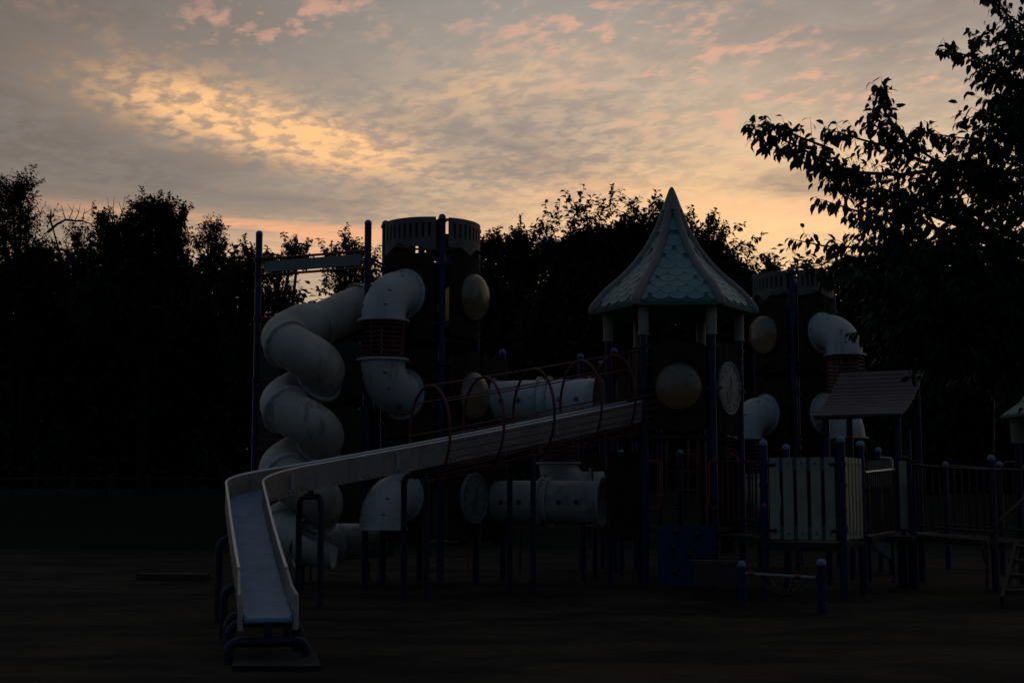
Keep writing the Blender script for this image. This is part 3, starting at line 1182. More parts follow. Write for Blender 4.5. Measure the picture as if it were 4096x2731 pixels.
# scales: overlapping rounded tongues in rows, each its own piece
for k in range(6):
    row = 0
    h = RH * .985
    while h > RH * .26:
        A, B = hexpt(k, rr(h), APEX - h), hexpt(k + 1, rr(h), APEX - h)
        width = (B - A).length
        usable = width - .20
        step = .275
        offs = (row % 2) * .5
        slope_h = .105 if h > RH * .8 else .135
        cnt = int(usable / step) + 2
        for i in range(-cnt, cnt + 1):
            s = (i + offs) * step
            if abs(s) > usable / 2 + .02:
                continue
            half = step * .498
            if abs(s) + half > width / 2 - .05:
                half = max(.05, width / 2 - .05 - abs(s)) if abs(s) < width / 2 - .10 else 0
            if half < .05:
                continue
            tA = (B - A).normalized()
            hl = h
            hu = max(RH * .20, h - slope_h * 1.75)
            pts = []
            nseg = 9

            def surf(ss, hh, w):
                a_, b_ = hexpt(k, rr(hh), APEX - hh), hexpt(k + 1, rr(hh), APEX - hh)
                m_ = (a_ + b_) / 2
                n_ = Vector((m_.x - HC[0], m_.y - HC[1], 0)).normalized()
                dh = .02
                r1_, r0_ = rr(min(RH, hh + dh)), rr(hh - dh)
                nn = (n_ * 2 * dh + Vector((0, 0, 1)) * (r1_ - r0_) * .87).normalized()
                return m_ - n_ * .025 + tA * ss + nn * w
            for j in range(nseg + 1):
                th_ = math.pi * j / nseg
                pts.append((s - half * math.cos(th_), hl - slope_h * .72 * (1 - math.sin(th_) ** .9)))
            lip = .024
            top = [surf(x_, y_, -.02 + lip) for x_, y_ in pts]
            bot = [surf(x_, y_, -.026) for x_, y_ in pts]
            u2 = [surf(s + half, hu, -.02 + .004), surf(s - half, hu, -.02 + .004)]
            m1 = [surf(s + half, (hu + pts[-1][1]) / 2, -.02 + .018), surf(s - half, (hu + pts[0][1]) / 2, -.02 + .018)]
            n_ = len(top)
            me = MB()
            me.add(top + [m1[0], m1[1]], [tuple(range(n_)) + (n_, n_ + 1)])
            me.add([m1[0], u2[0], u2[1], m1[1]], [(0, 1, 2, 3)])
            me.add(top + bot, [(j + 1, j, n_ + j, n_ + j + 1) for j in range(n_ - 1)], True)
            so = me.build('scale', 'roof_teal', roof)
            so.data.materials.append(M['roof_crease' if k in (0,) else 'roof_green'])
            for pi_ in range(2, len(so.data.polygons)):
                so.data.polygons[pi_].material_index = 1
        h -= slope_h * (1.0 if h > RH * .7 else 1.05)
        row += 1

# ------------------------------------------------------------------ blue climbing wall in front of the centre tower
cw = thing('climbing_wall', (gx(2745, 21.75), 21.75, 0), 'low blue climbing wall with brown holds under the roofed tower', 'climbing wall')
A, B = at(2632, 2325, 21.78), at(2862, 2325, 21.70)
zt = gz(2101, 21.75)
cm = flat_map((A.x, A.y), (B.x, B.y))
MB().add([cm(u, z, w) for u in (0, cm.len) for z in (.03, zt) for w in (0, .05)], [(0, 4, 5, 1), (2, 3, 7, 6), (0, 2, 6, 4), (1, 5, 7, 3), (0, 1, 3, 2), (4, 6, 7, 5)]).build('board', 'climb_blue', cw, smooth=False)
for hx, hy in ((2706, 2124), (2791, 2138), (2692, 2189), (2760, 2215), (2700, 2283), (2822, 2262)):
    f_ = (hx - 2632) / 230 * cm.len
    p = cm(f_, gz(hy, 21.72), .05)
    MB().lathe([(.052, 0), (.050, .02), (.036, .045), (.012, .058), (.0005, .06)], p, (cm.n.x, cm.n.y, .15), 10).build('hold', 'hold_brown', cw)

# ------------------------------------------------------------------ sign frame on two posts
sx0, sD0 = gx(1024, 22.6, 3.0), 22.6
sx1, sD1 = gx(1465, 21.8, 3.0), 21.8
sf = thing('sign_frame', ((sx0 + sx1) / 2, 22.2, 0), 'tall blue frame with a long blank grey sign board beside the spiral tube', 'sign frame')
ztop0, ztop1 = gz(921, sD0), gz(878, sD1)
for x, y, h in ((sx0, sD0, ztop0), (sx1, sD1, ztop1)):
    post(sf, x, y, h, collars=(gz(1048, y) + .02, gz(1094, y) - .02, gz(1272, 22.4), gz(1518, 22.4), gz(1762, 22.4)))
fm = flat_map((sx0, sD0), (sx1, sD1))
zs0, zs1 = gz(1091, sD0) + .0, gz(1048, sD0)
bd = MB()
pts = []
u0, u1, rc = .115, fm.len - .115, .04
for cx_, cz_, a0 in ((u1 - rc, zs1 - rc, 0), (u0 + rc, zs1 - rc, 90), (u0 + rc, zs0 + rc, 180), (u1 - rc, zs0 + rc, 270)):
    for i in range(5):
        a = R(a0 + i * 22.5)
        pts.append((cx_ + rc * math.cos(a), cz_ + rc * math.sin(a)))
n_ = len(pts)
bd.add([fm(u, z, .02) for u, z in pts] + [fm(u, z, -.02) for u, z in pts], [tuple(range(n_)), tuple(range(2 * n_ - 1, n_ - 1, -1))] + [(i, n_ + i, n_ + (i + 1) % n_, (i + 1) % n_) for i in range(n_)])
bd.build('sign_board', 'sign_grey', sf, smooth=False)
for z in (zs1 + .045, zs0 - .045):
    MB().tube([fm(.02, z, 0), fm(fm.len - .02, z, 0)], .021, 10).build('rail', 'red_bar', sf)
# ties from the frame to the tower
lp = (LC[0] + .77 * math.sin(LPH - math.pi / 2), LC[1] - .77 * math.cos(LPH - math.pi / 2))
for z in (gz(1036, 22), gz(1050, 22)):
    MB().tube([(sx1, sD1, z), (lp[0], lp[1], z)], .02, 8).build('tie_bar', 'red_bar', sf)
for z in (gz(1272, 22.5), gz(1518, 22.5), gz(1762, 22.5)):
    MB().tube([fm(0, z, 0), fm(.62, z, .02)], .022, 10).build('bracket_bar', 'red_bar', sf)
for ya, yb in ((1368, 1575), (1627, 1835), (1880, 2092)):
    z0, z1 = gz(yb, 22.0), gz(ya, 22.0)
    ua, ub = fm.len - .62, fm.len - .06
    q = MB()
    q.add([fm(u, z, w) for u in (ua, ub) for z in (z0, z1) for w in (-.012, .012)], [(0, 4, 5, 1), (2, 3, 7, 6), (0, 2, 6, 4), (1, 5, 7, 3), (0, 1, 3, 2), (4, 6, 7, 5)])
    pb = q.build('shield_board', 'plain_brown', sf, smooth=False)
    MB().lathe([(.018, 0), (.014, .012), (.0005, .014)], fm(ub - .05, z1 - .04, .012), (fm.n.x, fm.n.y, 0), 8).build('bolt', 'flange_white', pb)
    ua2 = .04
    q = MB()
    q.add([fm(u, z, w) for u in (ua2, .45) for z in (z0 + .15, z1 - .1) for w in (-.012, .012)], [(0, 4, 5, 1), (2, 3, 7, 6), (0, 2, 6, 4), (1, 5, 7, 3), (0, 1, 3, 2), (4, 6, 7, 5)])
    q.build('shield_board', 'plain_brown', sf, smooth=False)

# ------------------------------------------------------------------ spiral tube slide
SD = 21.42
SA = (gx(1208, SD, 2.5), SD)
SRad, STR, PIT = 0.30, 0.345, 1.005
ss_ = thing('spiral_tube_slide', (SA[0], SA[1], 0), 'old white spiral tube slide coiling down beside the tall blue sign frame', 'tube slide')
zleft = gz(1350, SD)


def hel(t):
    """t = 0 at the left of the first turn; one unit is a full turn, front side first"""
    a = 2 * math.pi * t
    return Vector((SA[0] - SRad * math.cos(a), SA[1] - SRad * math.sin(a), zleft - PIT * (t if t < 2.6 else 2.6 + (t - 2.6) * .72)))


# entry: from the back of the tower, straight down to the left, then into the coil
da = LPH - math.pi / 4 - math.pi / 2
dv = Vector((math.sin(da), -math.cos(da), 0))
start = Vector((LC[0], LC[1], ZC[2] - .03)) + dv * .80
entry = [start, at(1435, 1232, 22.75), at(1335, 1288, 22.35), at(1255, 1318, 22.0)]
t0 = -0.20
p1 = hel(t0)
d1 = (hel(t0 + .01) - hel(t0 - .01)).normalized()


def bez(a, b, c, d, n):
    out_ = []
    for i in range(n + 1):
        t = i / n
        out_.append(a * (1 - t) ** 3 + b * 3 * t * (1 - t) ** 2 + c * 3 * t * t * (1 - t) + d * t ** 3)
    return out_


pA = at(1440, 1225, 22.7)
pB = at(1262, 1305, 22.05)
seg1 = bez(start, start + dv * .35, pA - (pB - pA) * .35, pA, 8)
seg2 = [pA.lerp(pB, i / 5) for i in range(6)]
seg3 = bez(pB, pB + (pB - pA).normalized() * .22, p1 - d1 * .22, p1, 8)
for s_ in (seg1, seg2):
    MB().shell(s_, STR, STR - .02, 32).build('tube_section', 'tube_old', ss_)
helix_parts = []
cuts = [t0, 0.12, 0.62, 1.12, 1.62, 2.12, 2.62, 3.08, 3.25]
for i in range(len(cuts) - 1):
    n = max(6, int((cuts[i + 1] - cuts[i]) * 40))
    pts = [hel(cuts[i] + (cuts[i + 1] - cuts[i]) * k / n) for k in range(n + 1)]
    if i == 0:
        pts = seg3[:-1] + pts
    MB().shell(pts, STR, STR - .02, 32).build('tube_section', 'tube_old', ss_)
for i, t in enumerate(cuts[1:-1]):
    d = (hel(t + .01) - hel(t - .01)).normalized()
    MB().lathe([(STR - .005, -.03), (STR + .045, -.026), (STR + .056, 0), (STR + .045, .026), (STR - .005, .03)], hel(t), d, 36, caps=False).build('joint_ring', 'flange_white', ss_)
    bolts(ss_, hel(t) + d * .022, d, STR + .026, 14, .010)
flange(ss_, pA, (pB - pA), STR, .045, .04, 'tube_old', 12)
flange(ss_, pB, (pB - pA), STR, .045, .04, 'tube_old', 12)
flange(ss_, start + dv * .03, dv, STR, .06, .03, 'tube_old', 12)
# open run-out trough at the bottom
pe = hel(cuts[-1])
de = (hel(cuts[-1]) - hel(cuts[-1] - .02)).normalized()
de = Vector((de.x, de.y, 0)).normalized()


def trough(parent, p, d, ln, r, mat_name, name='runout_trough', flare=.06):
    d = vs(d).normalized()
    side = d.cross(Vector((0, 0, 1))).normalized()
    up = Vector((0, 0, 1))
    b = MB()
    vv, ff = [], []
    n, m = 8, 14
    for i in range(n + 1):
        t = i / n
        rr_ = r + flare * t
        span = R(118 - 40 * t)
        for j in range(m + 1):
            a = -span + 2 * span * j / m
            for q in (0, .02):
                vv.append(p + d * ln * t + side * (rr_ - q) * math.sin(a) - up * (rr_ - q) * math.cos(a) - up * (.05 * t))
    w = (m + 1) * 2
    for i in range(n):
        for j in range(m):
            a, c, e, f_ = i * w + 2 * j, i * w + 2 * j + 2, (i + 1) * w + 2 * j + 2, (i + 1) * w + 2 * j
            ff += [(a, c, e, f_), (a + 1, f_ + 1, e + 1, c + 1)]
        for j in (0, m):
            a, f_ = i * w + 2 * j, (i + 1) * w + 2 * j
            ff.append((a, a + 1, f_ + 1, f_))
    for i in (0, n):
        for j in range(m):
            a, c = i * w + 2 * j, i * w + 2 * j + 2
            ff.append((a, c, c + 1, a + 1))
    b.add(vv, ff)
    return b.build(name, mat_name, parent)


trough(ss_, pe + Vector((0, 0, .0)), de, .55, STR, 'tube_old', flare=.03)
for p_ in (pe + de * .35, hel(2.75)):
    MB().tube([(p_.x, p_.y, -.1), (p_.x, p_.y, p_.z - STR + .02)], .03, 8).build('stand', 'pipe_navy', ss_)
for t in (0.9, 1.9, 2.9):
    p = hel(t)
# short straight tube slide that leaves the foot of the left tower
ex = thing('tube_slide_exit', (gx(1330, 23.6), 23.6, 0), 'short horizontal white tube with open trough end, low behind the spiral slide', 'tube slide')
a_, b_ = at(1560, 2150, 23.9), at(1292, 2172, 23.4)
ax_ = (b_ - a_).normalized()
MB().shell([a_, a_.lerp(b_, .5), b_], .31, .29, 32).build('tube_section', 'tube_white', ex)
for f_ in (.12, .76):
    MB().lathe([(.305, -.03), (.345, -.025), (.35, 0), (.345, .025), (.305, .03)], a_.lerp(b_, f_), ax_, 36, caps=False).build('joint_ring', 'tube_white', ex)
trough(ex, b_, ax_, .45, .31, 'tube_white', flare=.02)
MB().tube([(b_.x - .2, b_.y, .30), (b_.x - .2, b_.y, -.1)], .02, 8).build('stand', 'pipe_navy', ex)
MB().tube([(a_.x - .35, a_.y - .05, .32), (a_.x - .35, a_.y - .05, -.1)], .02, 8).build('stand', 'pipe_navy', ex)

# ------------------------------------------------------------------ long steel slide
W2 = 0.205                                    # half the width of the bed
top = Vector((gx(2545, 22.15, 2.7), 22.15, gz(1668, 22.15) + .02))
kn = Vector((gx(965, 17.55, 1.1), 17.55, 0))
low = Vector((gx(1010, 13.6, .4), 13.6, 0))
end = Vector((gx(1072, 12.25, .3), 12.25, 0))
# plan: straight run, a bend to the left of the photograph, a straight run towards the viewer
d_a = Vector((kn.x - top.x, kn.y - top.y)).normalized()
d_b = Vector((end.x - kn.x, end.y - kn.y)).normalized()
bend_r = 1.25
turn = math.acos(max(-1, min(1, d_a.dot(d_b))))
tl_ = bend_r * math.tan(turn / 2)
k2 = Vector((kn.x, kn.y))
pin, pout = k2 - d_a * tl_, k2 + d_b * tl_
plan = []
t2 = Vector((top.x, top.y))
n1 = 26
for i in range(n1):
    plan.append(t2.lerp(pin, i / n1))
ctr = pin + Vector((-d_a.y, d_a.x)) * bend_r * (1 if d_a.x * d_b.y - d_a.y * d_b.x > 0 else -1)
a0 = math.atan2(pin.y - ctr.y, pin.x - ctr.x)
sg = 1 if d_a.x * d_b.y - d_a.y * d_b.x > 0 else -1
nb_ = 16
for i in range(nb_ + 1):
    a = a0 + sg * turn * i / nb_
    plan.append(ctr + Vector((math.cos(a), math.sin(a))) * bend_r)
n3 = 22
e2 = Vector((end.x, end.y))
for i in range(1, n3 + 1):
    plan.append(pout.lerp(e2, i / n3))
ln = [0.0]
for a, b in zip(plan, plan[1:]):
    ln.append(ln[-1] + (b - a).length)
L_in = ln[n1]
L_out = ln[n1 + nb_]
L_all = ln[-1]
z_top = gz(1672, 22.15)
z_in = gz(1945, plan[n1].y) - .02
z_out = z_in - (L_out - L_in) * .16
z_end = .36


def bed_z(s):
    if s <= L_in:
        t = s / L_in
        return z_top + (z_in - z_top) * (t + .02 * math.sin(math.pi * t))
    if s <= L_out:
        return z_in + (z_out - z_in) * (s - L_in) / (L_out - L_in)
    t = (s - L_out) / (L_all - L_out)
    tail = 1 - (1 - t) ** 1.35
    return z_out + (z_end - z_out) * (.25 * t + .75 * tail)


def frame(i):
    a = plan[max(0, i - 1)]
    b = plan[min(len(plan) - 1, i + 1)]
    t = (b - a).normalized()
    n = Vector((-t.y, t.x))
    return plan[i], t, n


sl = thing('steel_slide', (plan[-1].x, plan[-1].y, 0), 'long steel slide that bends towards the viewer, upper part in a red hoop cage', 'slide')
HS = 0.27
npl = len(plan)
wing_i = next(i for i in range(npl) if ln[i] > L_all - 1.05)
vb, fb = [], []
for i in range(npl):
    p, t, n = frame(i)
    z = bed_z(ln[i])
    for s_, dz_ in ((-W2, .03), (-W2 * .86, .006), (0, 0), (W2 * .86, .006), (W2, .03), (W2, -.02), (0, -.03), (-W2, -.02)):
        vb.append((p.x + n.x * s_, p.y + n.y * s_, z + dz_))
for i in range(npl - 1):
    for k in range(8):
        k2_ = (k + 1) % 8
        fb.append((i * 8 + k, i * 8 + k2_, (i + 1) * 8 + k2_, (i + 1) * 8 + k))
fb += [tuple(range(7, -1, -1)), tuple(range((npl - 1) * 8, npl * 8))]
MB().add(vb, fb).build('bed', 'steel', sl)
for s_ in (-1, 1):
    vv, ff, rail = [], [], []
    for i in range(wing_i + 1):
        p, t, n = frame(i)
        z = bed_z(ln[i])
        for off, dz_ in ((W2 + .002, -.05), (W2 + .022, -.05), (W2 + .022, HS), (W2 + .002, HS)):
            vv.append((p.x + n.x * off * s_, p.y + n.y * off * s_, z + dz_))
        rail.append((p.x + n.x * (W2 + .012) * s_, p.y + n.y * (W2 + .012) * s_, z + HS))
    m = wing_i + 1
    for i in range(m - 1):
        for k in range(4):
            k2_ = (k + 1) % 4
            ff.append((i * 4 + k, i * 4 + k2_, (i + 1) * 4 + k2_, (i + 1) * 4 + k))
    ff += [(3, 2, 1, 0), tuple(range((m - 1) * 4, m * 4))]
    sw = MB().add(vv, ff).build('side_wall', 'slide_side', sl)
    MB().tube(rail, .017, 10).build('rail', 'slide_rail', sw)
    # rivet pairs along the foot of the wall and joint plates
    rv = MB()
    for i in range(2, m - 1, 2):
        p, t, n = frame(i)
        for dd in (-.035, .035):
            q = Vector((p.x + n.x * (W2 + .022) * s_ + t.x * dd, p.y + n.y * (W2 + .022) * s_ + t.y * dd, bed_z(ln[i]) - .02 + dd * -.15))
            rv.lathe([(.012, -.002), (.011, .005), (.004, .008)], q, (n.x * s_, n.y * s_, 0), 6)
    rv.build('rivets', 'bolt_dark', sw)
    for i in (8, 20, 29):
        p, t, n = frame(i)
        q = Vector((p.x + n.x * (W2 + .026) * s_, p.y + n.y * (W2 + .026) * s_, bed_z(ln[i]) + .12))
        MB().bar(q - Vector((0, 0, .10)), q + Vector((0, 0, .10)), .012, .07, (n.x, n.y, 0)).build('joint_plate', 'flange_white', sw)
    # flared cream wing at the end
    vv = []
    zz = []
    for i in range(wing_i, npl):
        p, t, n = frame(i)
        f_ = (ln[i] - ln[wing_i]) / (L_all + .06 - ln[wing_i])
        z = bed_z(ln[i])
        hgt = HS - .03 * f_
        hgt = HS - .07 * min(1, f_ * 2.2) + .0
        lo = -.06 - .04 * f_
        for off, dz_ in ((W2 + .002, lo), (W2 + .026, lo), (W2 + .026 + .03 * f_, hgt), (W2 + .002 + .03 * f_, hgt)):
            vv.append((p.x + n.x * off * s_, p.y + n.y * off * s_, z + dz_))
    m = npl - wing_i
    ff = []
    for i in range(m - 1):
        for k in range(4):
            k2_ = (k + 1) % 4
            ff.append((i * 4 + k, i * 4 + k2_, (i + 1) * 4 + k2_, (i + 1) * 4 + k))
    ff += [(3, 2, 1, 0), tuple(range((m - 1) * 4, m * 4))]
    wg = MB().add(vv, ff).build('exit_wing', 'wing_cream', sl)
    p, t, n = frame(npl - 1)
    q = Vector((p.x + n.x * (W2 + .03) * s_, p.y + n.y * (W2 + .03) * s_, bed_z(L_all)))
    MB().tube([q + Vector((0, 0, -.10)), q + Vector((0, 0, .17)), q + Vector((0, 0, .205))], [.024, .026, .014], 10).build('edge_roll', 'wing_cream', wg)
# rolled lip at the end of the bed
p, t, n = frame(npl - 1)
MB().tube([(p.x + n.x * W2, p.y + n.y * W2, bed_z(L_all) - .02), (p.x - n.x * W2, p.y - n.y * W2, bed_z(L_all) - .02)], .028, 10).build('end_roll', 'steel', sl)


def support(s, half=.30, r=.042, drop=.05, name='support_arch'):
    """inverted U of bent pipe that carries the slide at distance s along it"""
    i = min(range(npl), key=lambda j: abs(ln[j] - s))
    p, t, n = frame(i)
    z = bed_z(ln[i]) - .10 - drop
    bend = min(.12, z * .5)
    path = []
    for sgn in (-1, 1):
        x0, y0 = p.x + n.x * half * sgn, p.y + n.y * half * sgn
        xi, yi = p.x + n.x * (half - bend) * sgn, p.y + n.y * (half - bend) * sgn
        leg = [(x0, y0, -.2), (x0, y0, z - bend)]
        for k in range(1, 6):
            a = k * math.pi / 2 / 6
            leg.append((x0 + (xi - x0) * (1 - math.cos(a)), y0 + (yi - y0) * (1 - math.cos(a)), z - bend + bend * math.sin(a)))
        leg.append((xi, yi, z))
        path += leg if sgn < 0 else leg[::-1]
    o = MB().tube(path, r, 12).build(name, 'pipe_navy', sl)
    MB().bar((p.x, p.y, z + .02), (p.x, p.y, bed_z(ln[i]) - .03), .07, .05, (t.x, t.y, 0)).build('saddle', 'pipe_navy', o)


def s_at(xt):
    """distance along the slide where the bed passes photograph column xt (upper run)"""
    best = min(range(n1 + nb_), key=lambda j: abs((2048 + plan[j].x / (plan[j].y * cp + (bed_z(ln[j]) - EYE) * sp) * FS) - xt))
    return ln[best]


for xt in (2107, 1668, 1236):
    support(s_at(xt), .26)
support(L_out + (L_all - L_out) * .18, .31)
support(L_out + (L_all - L_out) * .58, .31)
support(L_out + (L_all - L_out) * .80, .31)
support(L_all - .32, .31, drop=.02)
support(L_all - .05, .33, drop=.10)

# red cage round the upper run
s0c, s1c = 0.0, s_at(1690)


def cage_pt(s, ang, rad=.46, up=.39):
    i = min(npl - 2, next((j for j in range(npl - 1) if ln[j + 1] >= s), npl - 2))
    f_ = (s - ln[i]) / (ln[i + 1] - ln[i])
    p = plan[i].lerp(plan[i + 1], f_)
    n = Vector((-d_a.y, d_a.x))
    return Vector((p.x + n.x * rad * math.cos(ang), p.y + n.y * rad * math.cos(ang), bed_z(s) + up + rad * 1.46 * math.sin(ang)))


for xt in (1690, 1912, 2112, 2312, 2478):
    s = s_at(xt)
    MB().tube([cage_pt(s, 2 * math.pi * k / 36) for k in range(36)], .020, 8, closed=True).build('cage_hoop', 'red_bar', sl)
for ang in [90, 40, 140] + [-2, -12, -22, -32, -43, -58] + [182, 192, 202, 212, 223, 238] + [-76, -104]:
    MB().tube([cage_pt(s0c + (s1c - s0c) * k / 10, R(ang)) for k in range(11)], .011, 6).build('cage_bar', 'red_bar', sl)

# rubber landing mat
mt = thing('landing_mat', (gx(1105, 12.1), 12.1, 0), 'black rubber mat on the ground at the end of the steel slide', 'mat')
mp_ = [at(935, 2602, 12.7), at(1268, 2602, 12.7), at(1282, 2655, 11.6), at(930, 2663, 11.6)]
zt_ = .035
MB().add([(p.x, p.y, zt_) for p in mp_] + [(p.x, p.y, -.05) for p in mp_], [(3, 2, 1, 0), (0, 1, 5, 4), (1, 2, 6, 5), (2, 3, 7, 6), (3, 0, 4, 7)]).build('mat_slab', 'mat_black', mt, smooth=False)
kl = thing('ground_plank', (gx(690, 26), 26, 0), 'dark low timber plank lying on the bare ground left of the slide', 'plank')
a_, b_ = at(560, 2310, 24.2), at(830, 2312, 24.0)
MB().bar((a_.x, a_.y, .05), (b_.x, b_.y, .05), .3, .1).build('plank', 'fence_wood', kl)

# ------------------------------------------------------------------ low picket deck on the right
def W(x, D):
    return Vector((gx(x, D), D))


pfl = Vector((gx(3060, 19.8, .8), 19.8))
ev = Vector((.887, -.462))
dv2 = Vector((.462, .887))
SQ = 1.10
pk_posts = [pfl, pfl + ev * SQ, pfl + dv2 * SQ, pfl + ev * SQ + dv2 * SQ]
pd = thing('picket_deck', (pfl.x, pfl.y, 0), 'low deck with cream picket panels on blue posts with pale caps', 'play deck')
hts = [gz(1757, pk_posts[0].y), gz(1744, pk_posts[1].y), gz(1775, pk_posts[2].y), gz(1761, pk_posts[3].y)]
for p, h in zip(pk_posts, hts):
    post(pd, p.x, p.y, h, r=.057, cap='cap_pale', collars=(.70, .98, 1.55, 1.84))
DZ = gz(2169, 19.5)
nb = 6
for i in range(nb):
    a = pfl + dv2 * (SQ * (i + .5) / nb) - ev * .04
    b = a + ev * (SQ + .08)
    MB().bar((a.x, a.y, DZ - .035), (b.x, b.y, DZ - .035), SQ / nb - .012, .07).build('deck_board', 'deck_wood', pd)
a, b = pfl - ev * .05 - dv2 * .05, pfl + ev * (SQ + .05) - dv2 * .05
MB().bar((a.x, a.y, DZ - .06), (b.x, b.y, DZ - .06), .04, .12).build('deck_edge', 'deck_wood', pd)


def picket(parent, A, B, z0, z1, n=5, inset=.09):
    """picket panel: wide slats on two teal rails"""
    m = flat_map(A, B)
    u0, u1 = inset, m.len - inset
    pitch = (u1 - u0) / (n - .30)
    for z, h in ((z0 + .10, .17), (z1 - .10, .17)):
        p0, p1 = m(u0, z, 0), m(u1, z, 0)
        MB().bar(p0, p1, .02, h).build('panel_rail', 'picket_teal', parent)
    for i in range(n):
        ua = u0 + i * pitch
        ub = ua + pitch * .70
        b = MB()
        b.add([m(u, z, w) for u in (ua, ub) for z in (z0, z1) for w in (.010, .034)], [(0, 4, 5, 1), (2, 3, 7, 6), (0, 2, 6, 4), (1, 5, 7, 3), (0, 1, 3, 2), (4, 6, 7, 5)])
        sl_ = b.build('slat', 'picket_white', parent, smooth=False)
        for z in (z0 + .08, z1 - .09):
            c = m((ua + ub) / 2, z, .034)
            MB().lathe([(.020, -.002), (.018, .006), (.0005, .007)], c, (m.n.x, m.n.y, 0), 10).build('screw_cap', 'picket_teal', sl_)


zp0, zp1 = gz(2156, 19.6), gz(1829, 19.6)
picket(pd, pk_posts[0], pk_posts[1], zp0, zp1)
picket(pd, pk_posts[1], pk_posts[3], zp0, zp1, 5)
for z in (zp0 + .12, zp1 - .10):
    for i in (0, 1):
        p = pk_posts[i]
        MB().lathe([(.058, z - .03), (.074, z - .03), (.074, z + .03), (.058, z + .03)], (p.x, p.y, 0), seg=20, caps=False).build('clamp', 'post_blue', pd)
        s_ = 1 if i == 0 else -1
        MB().tube([(p.x, p.y - .055, z), (p.x + ev.x * .17 * s_, p.y + ev.y * .17 * s_ - .045, z)], .022, 8).build('clamp_arm', 'post_blue', pd)
# round warning sticker on the front post
sp_ = at(3058, 2017, pfl.y - .06)
MB().lathe([(.0005, .004), (.030, .004), (.030, -.01)], sp_, (0, -1, 0), 16, caps=False).build('sticker', 'sticker_red', pd)


def railing(parent, A, B, zA0, zB0, zA1, zB1, n, bar='rail_shaded', r=.013, rr_=.017):
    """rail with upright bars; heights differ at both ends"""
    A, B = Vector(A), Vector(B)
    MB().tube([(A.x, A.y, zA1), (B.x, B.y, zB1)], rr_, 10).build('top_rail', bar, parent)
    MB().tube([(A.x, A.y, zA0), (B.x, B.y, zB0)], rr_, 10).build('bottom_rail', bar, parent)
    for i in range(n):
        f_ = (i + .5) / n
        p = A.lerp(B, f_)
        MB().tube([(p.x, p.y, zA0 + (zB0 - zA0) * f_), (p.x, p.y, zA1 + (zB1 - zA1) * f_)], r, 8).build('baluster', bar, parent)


# gangway between the roofed tower and the picket deck
gw = thing('gangway', (gx(2970, 21.2), 21.2, 0), 'short gangway with dark red railing between roofed tower and picket deck', 'gangway')
A0 = Vector((hp[1][0] + .08, hp[1][1] - .02))
B0 = pk_posts[0] + Vector((-.06, .05))
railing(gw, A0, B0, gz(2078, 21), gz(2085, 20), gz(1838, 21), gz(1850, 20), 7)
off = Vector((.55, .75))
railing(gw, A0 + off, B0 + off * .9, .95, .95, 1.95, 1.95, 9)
MB().tube([at(2912, 2078, 21.3), at(2912, 1835, 21.3), at(2918, 1822, 21.3), at(2930, 1818, 21.3), at(2944, 1826, 21.3), at(2952, 1845, 21.3)], .017, 8).build('end_loop', 'red_bar', gw)
for i in range(7):
    f0 = (i + .5) / 7
    p = A0.lerp(B0, f0)
    q = p + off * .95
    MB().bar((p.x, p.y, .80), (q.x, q.y, .80), .20, .05).build('tread', 'deck_wood', gw)

# ------------------------------------------------------------------ little pitched roof on four posts
rh = thing('roof_shelter', (gx(3460, 22.6), 22.6, 0), 'little shelter with tilted dusky brown grooved roof on blue posts', 'shelter')
eL = at(3250, 1672, 22.6)
eR = at(3606, 1659, 21.9)
ze = (eL.z + eR.z) / 2
edir = Vector((eR.x - eL.x, eR.y - eL.y)).normalized()
pdir = Vector((-edir.y, edir.x))
ridge = at(3352, 1494, 24.05)
dep = (Vector((ridge.x, ridge.y)) - Vector((eL.x, eL.y))).dot(pdir)
zr = gz(1497, 24.0)
Lr = (Vector((eR.x, eR.y)) - Vector((eL.x, eL.y))).length


def roof_pt(u, f_, w=0.0, flip=1):
    sag = -.10 * math.sin(math.pi * f_)
    z = ze + (zr - ze) * f_ + sag
    p = Vector((eL.x, eL.y)) + edir * u + pdir * (dep * f_ if flip > 0 else dep * (2 - f_))
    return Vector((p.x, p.y, z + w))


nst = 14
for i in range(nst):
    f0, f1 = i / nst, (i + 1) / nst
    b = MB()
    g = .012
    vv = [roof_pt(u, f_, w) for u in (0, Lr) for f_ in (f0 + g * .5, f1 - g * .5) for w in (0.0, .035)]
    b.add(vv, [(0, 4, 5, 1), (2, 3, 7, 6), (0, 2, 6, 4), (1, 5, 7, 3), (0, 1, 3, 2), (4, 6, 7, 5)])
    b.build('roof_strip', 'house_roof', rh, smooth=False)
b = MB()
vv = [roof_pt(u, f_, -.006) for f_ in [k / 8 for k in range(9)] for u in (.01, Lr - .01)]
vl = [v - Vector((0, 0, .03)) for v in vv]
n_ = len(vv)
ff = [(2 * k, 2 * k + 1, 2 * k + 3, 2 * k + 2) for k in range(n_ // 2 - 1)]
ff += [(n_ + 2 * k + 2, n_ + 2 * k + 3, n_ + 2 * k + 1, n_ + 2 * k) for k in range(n_ // 2 - 1)]
b.add(vv + vl, ff)
b.build('roof_shell', 'house_roof', rh)
rposts = []
for u in (.16, Lr - .12):
    for f_ in (.12, .95):
        p = roof_pt(u, f_)
        rposts.append(p)
        post(rh, p.x, p.y, p.z + .02, r=.056, cap=None, collars=(1.0, 1.85))

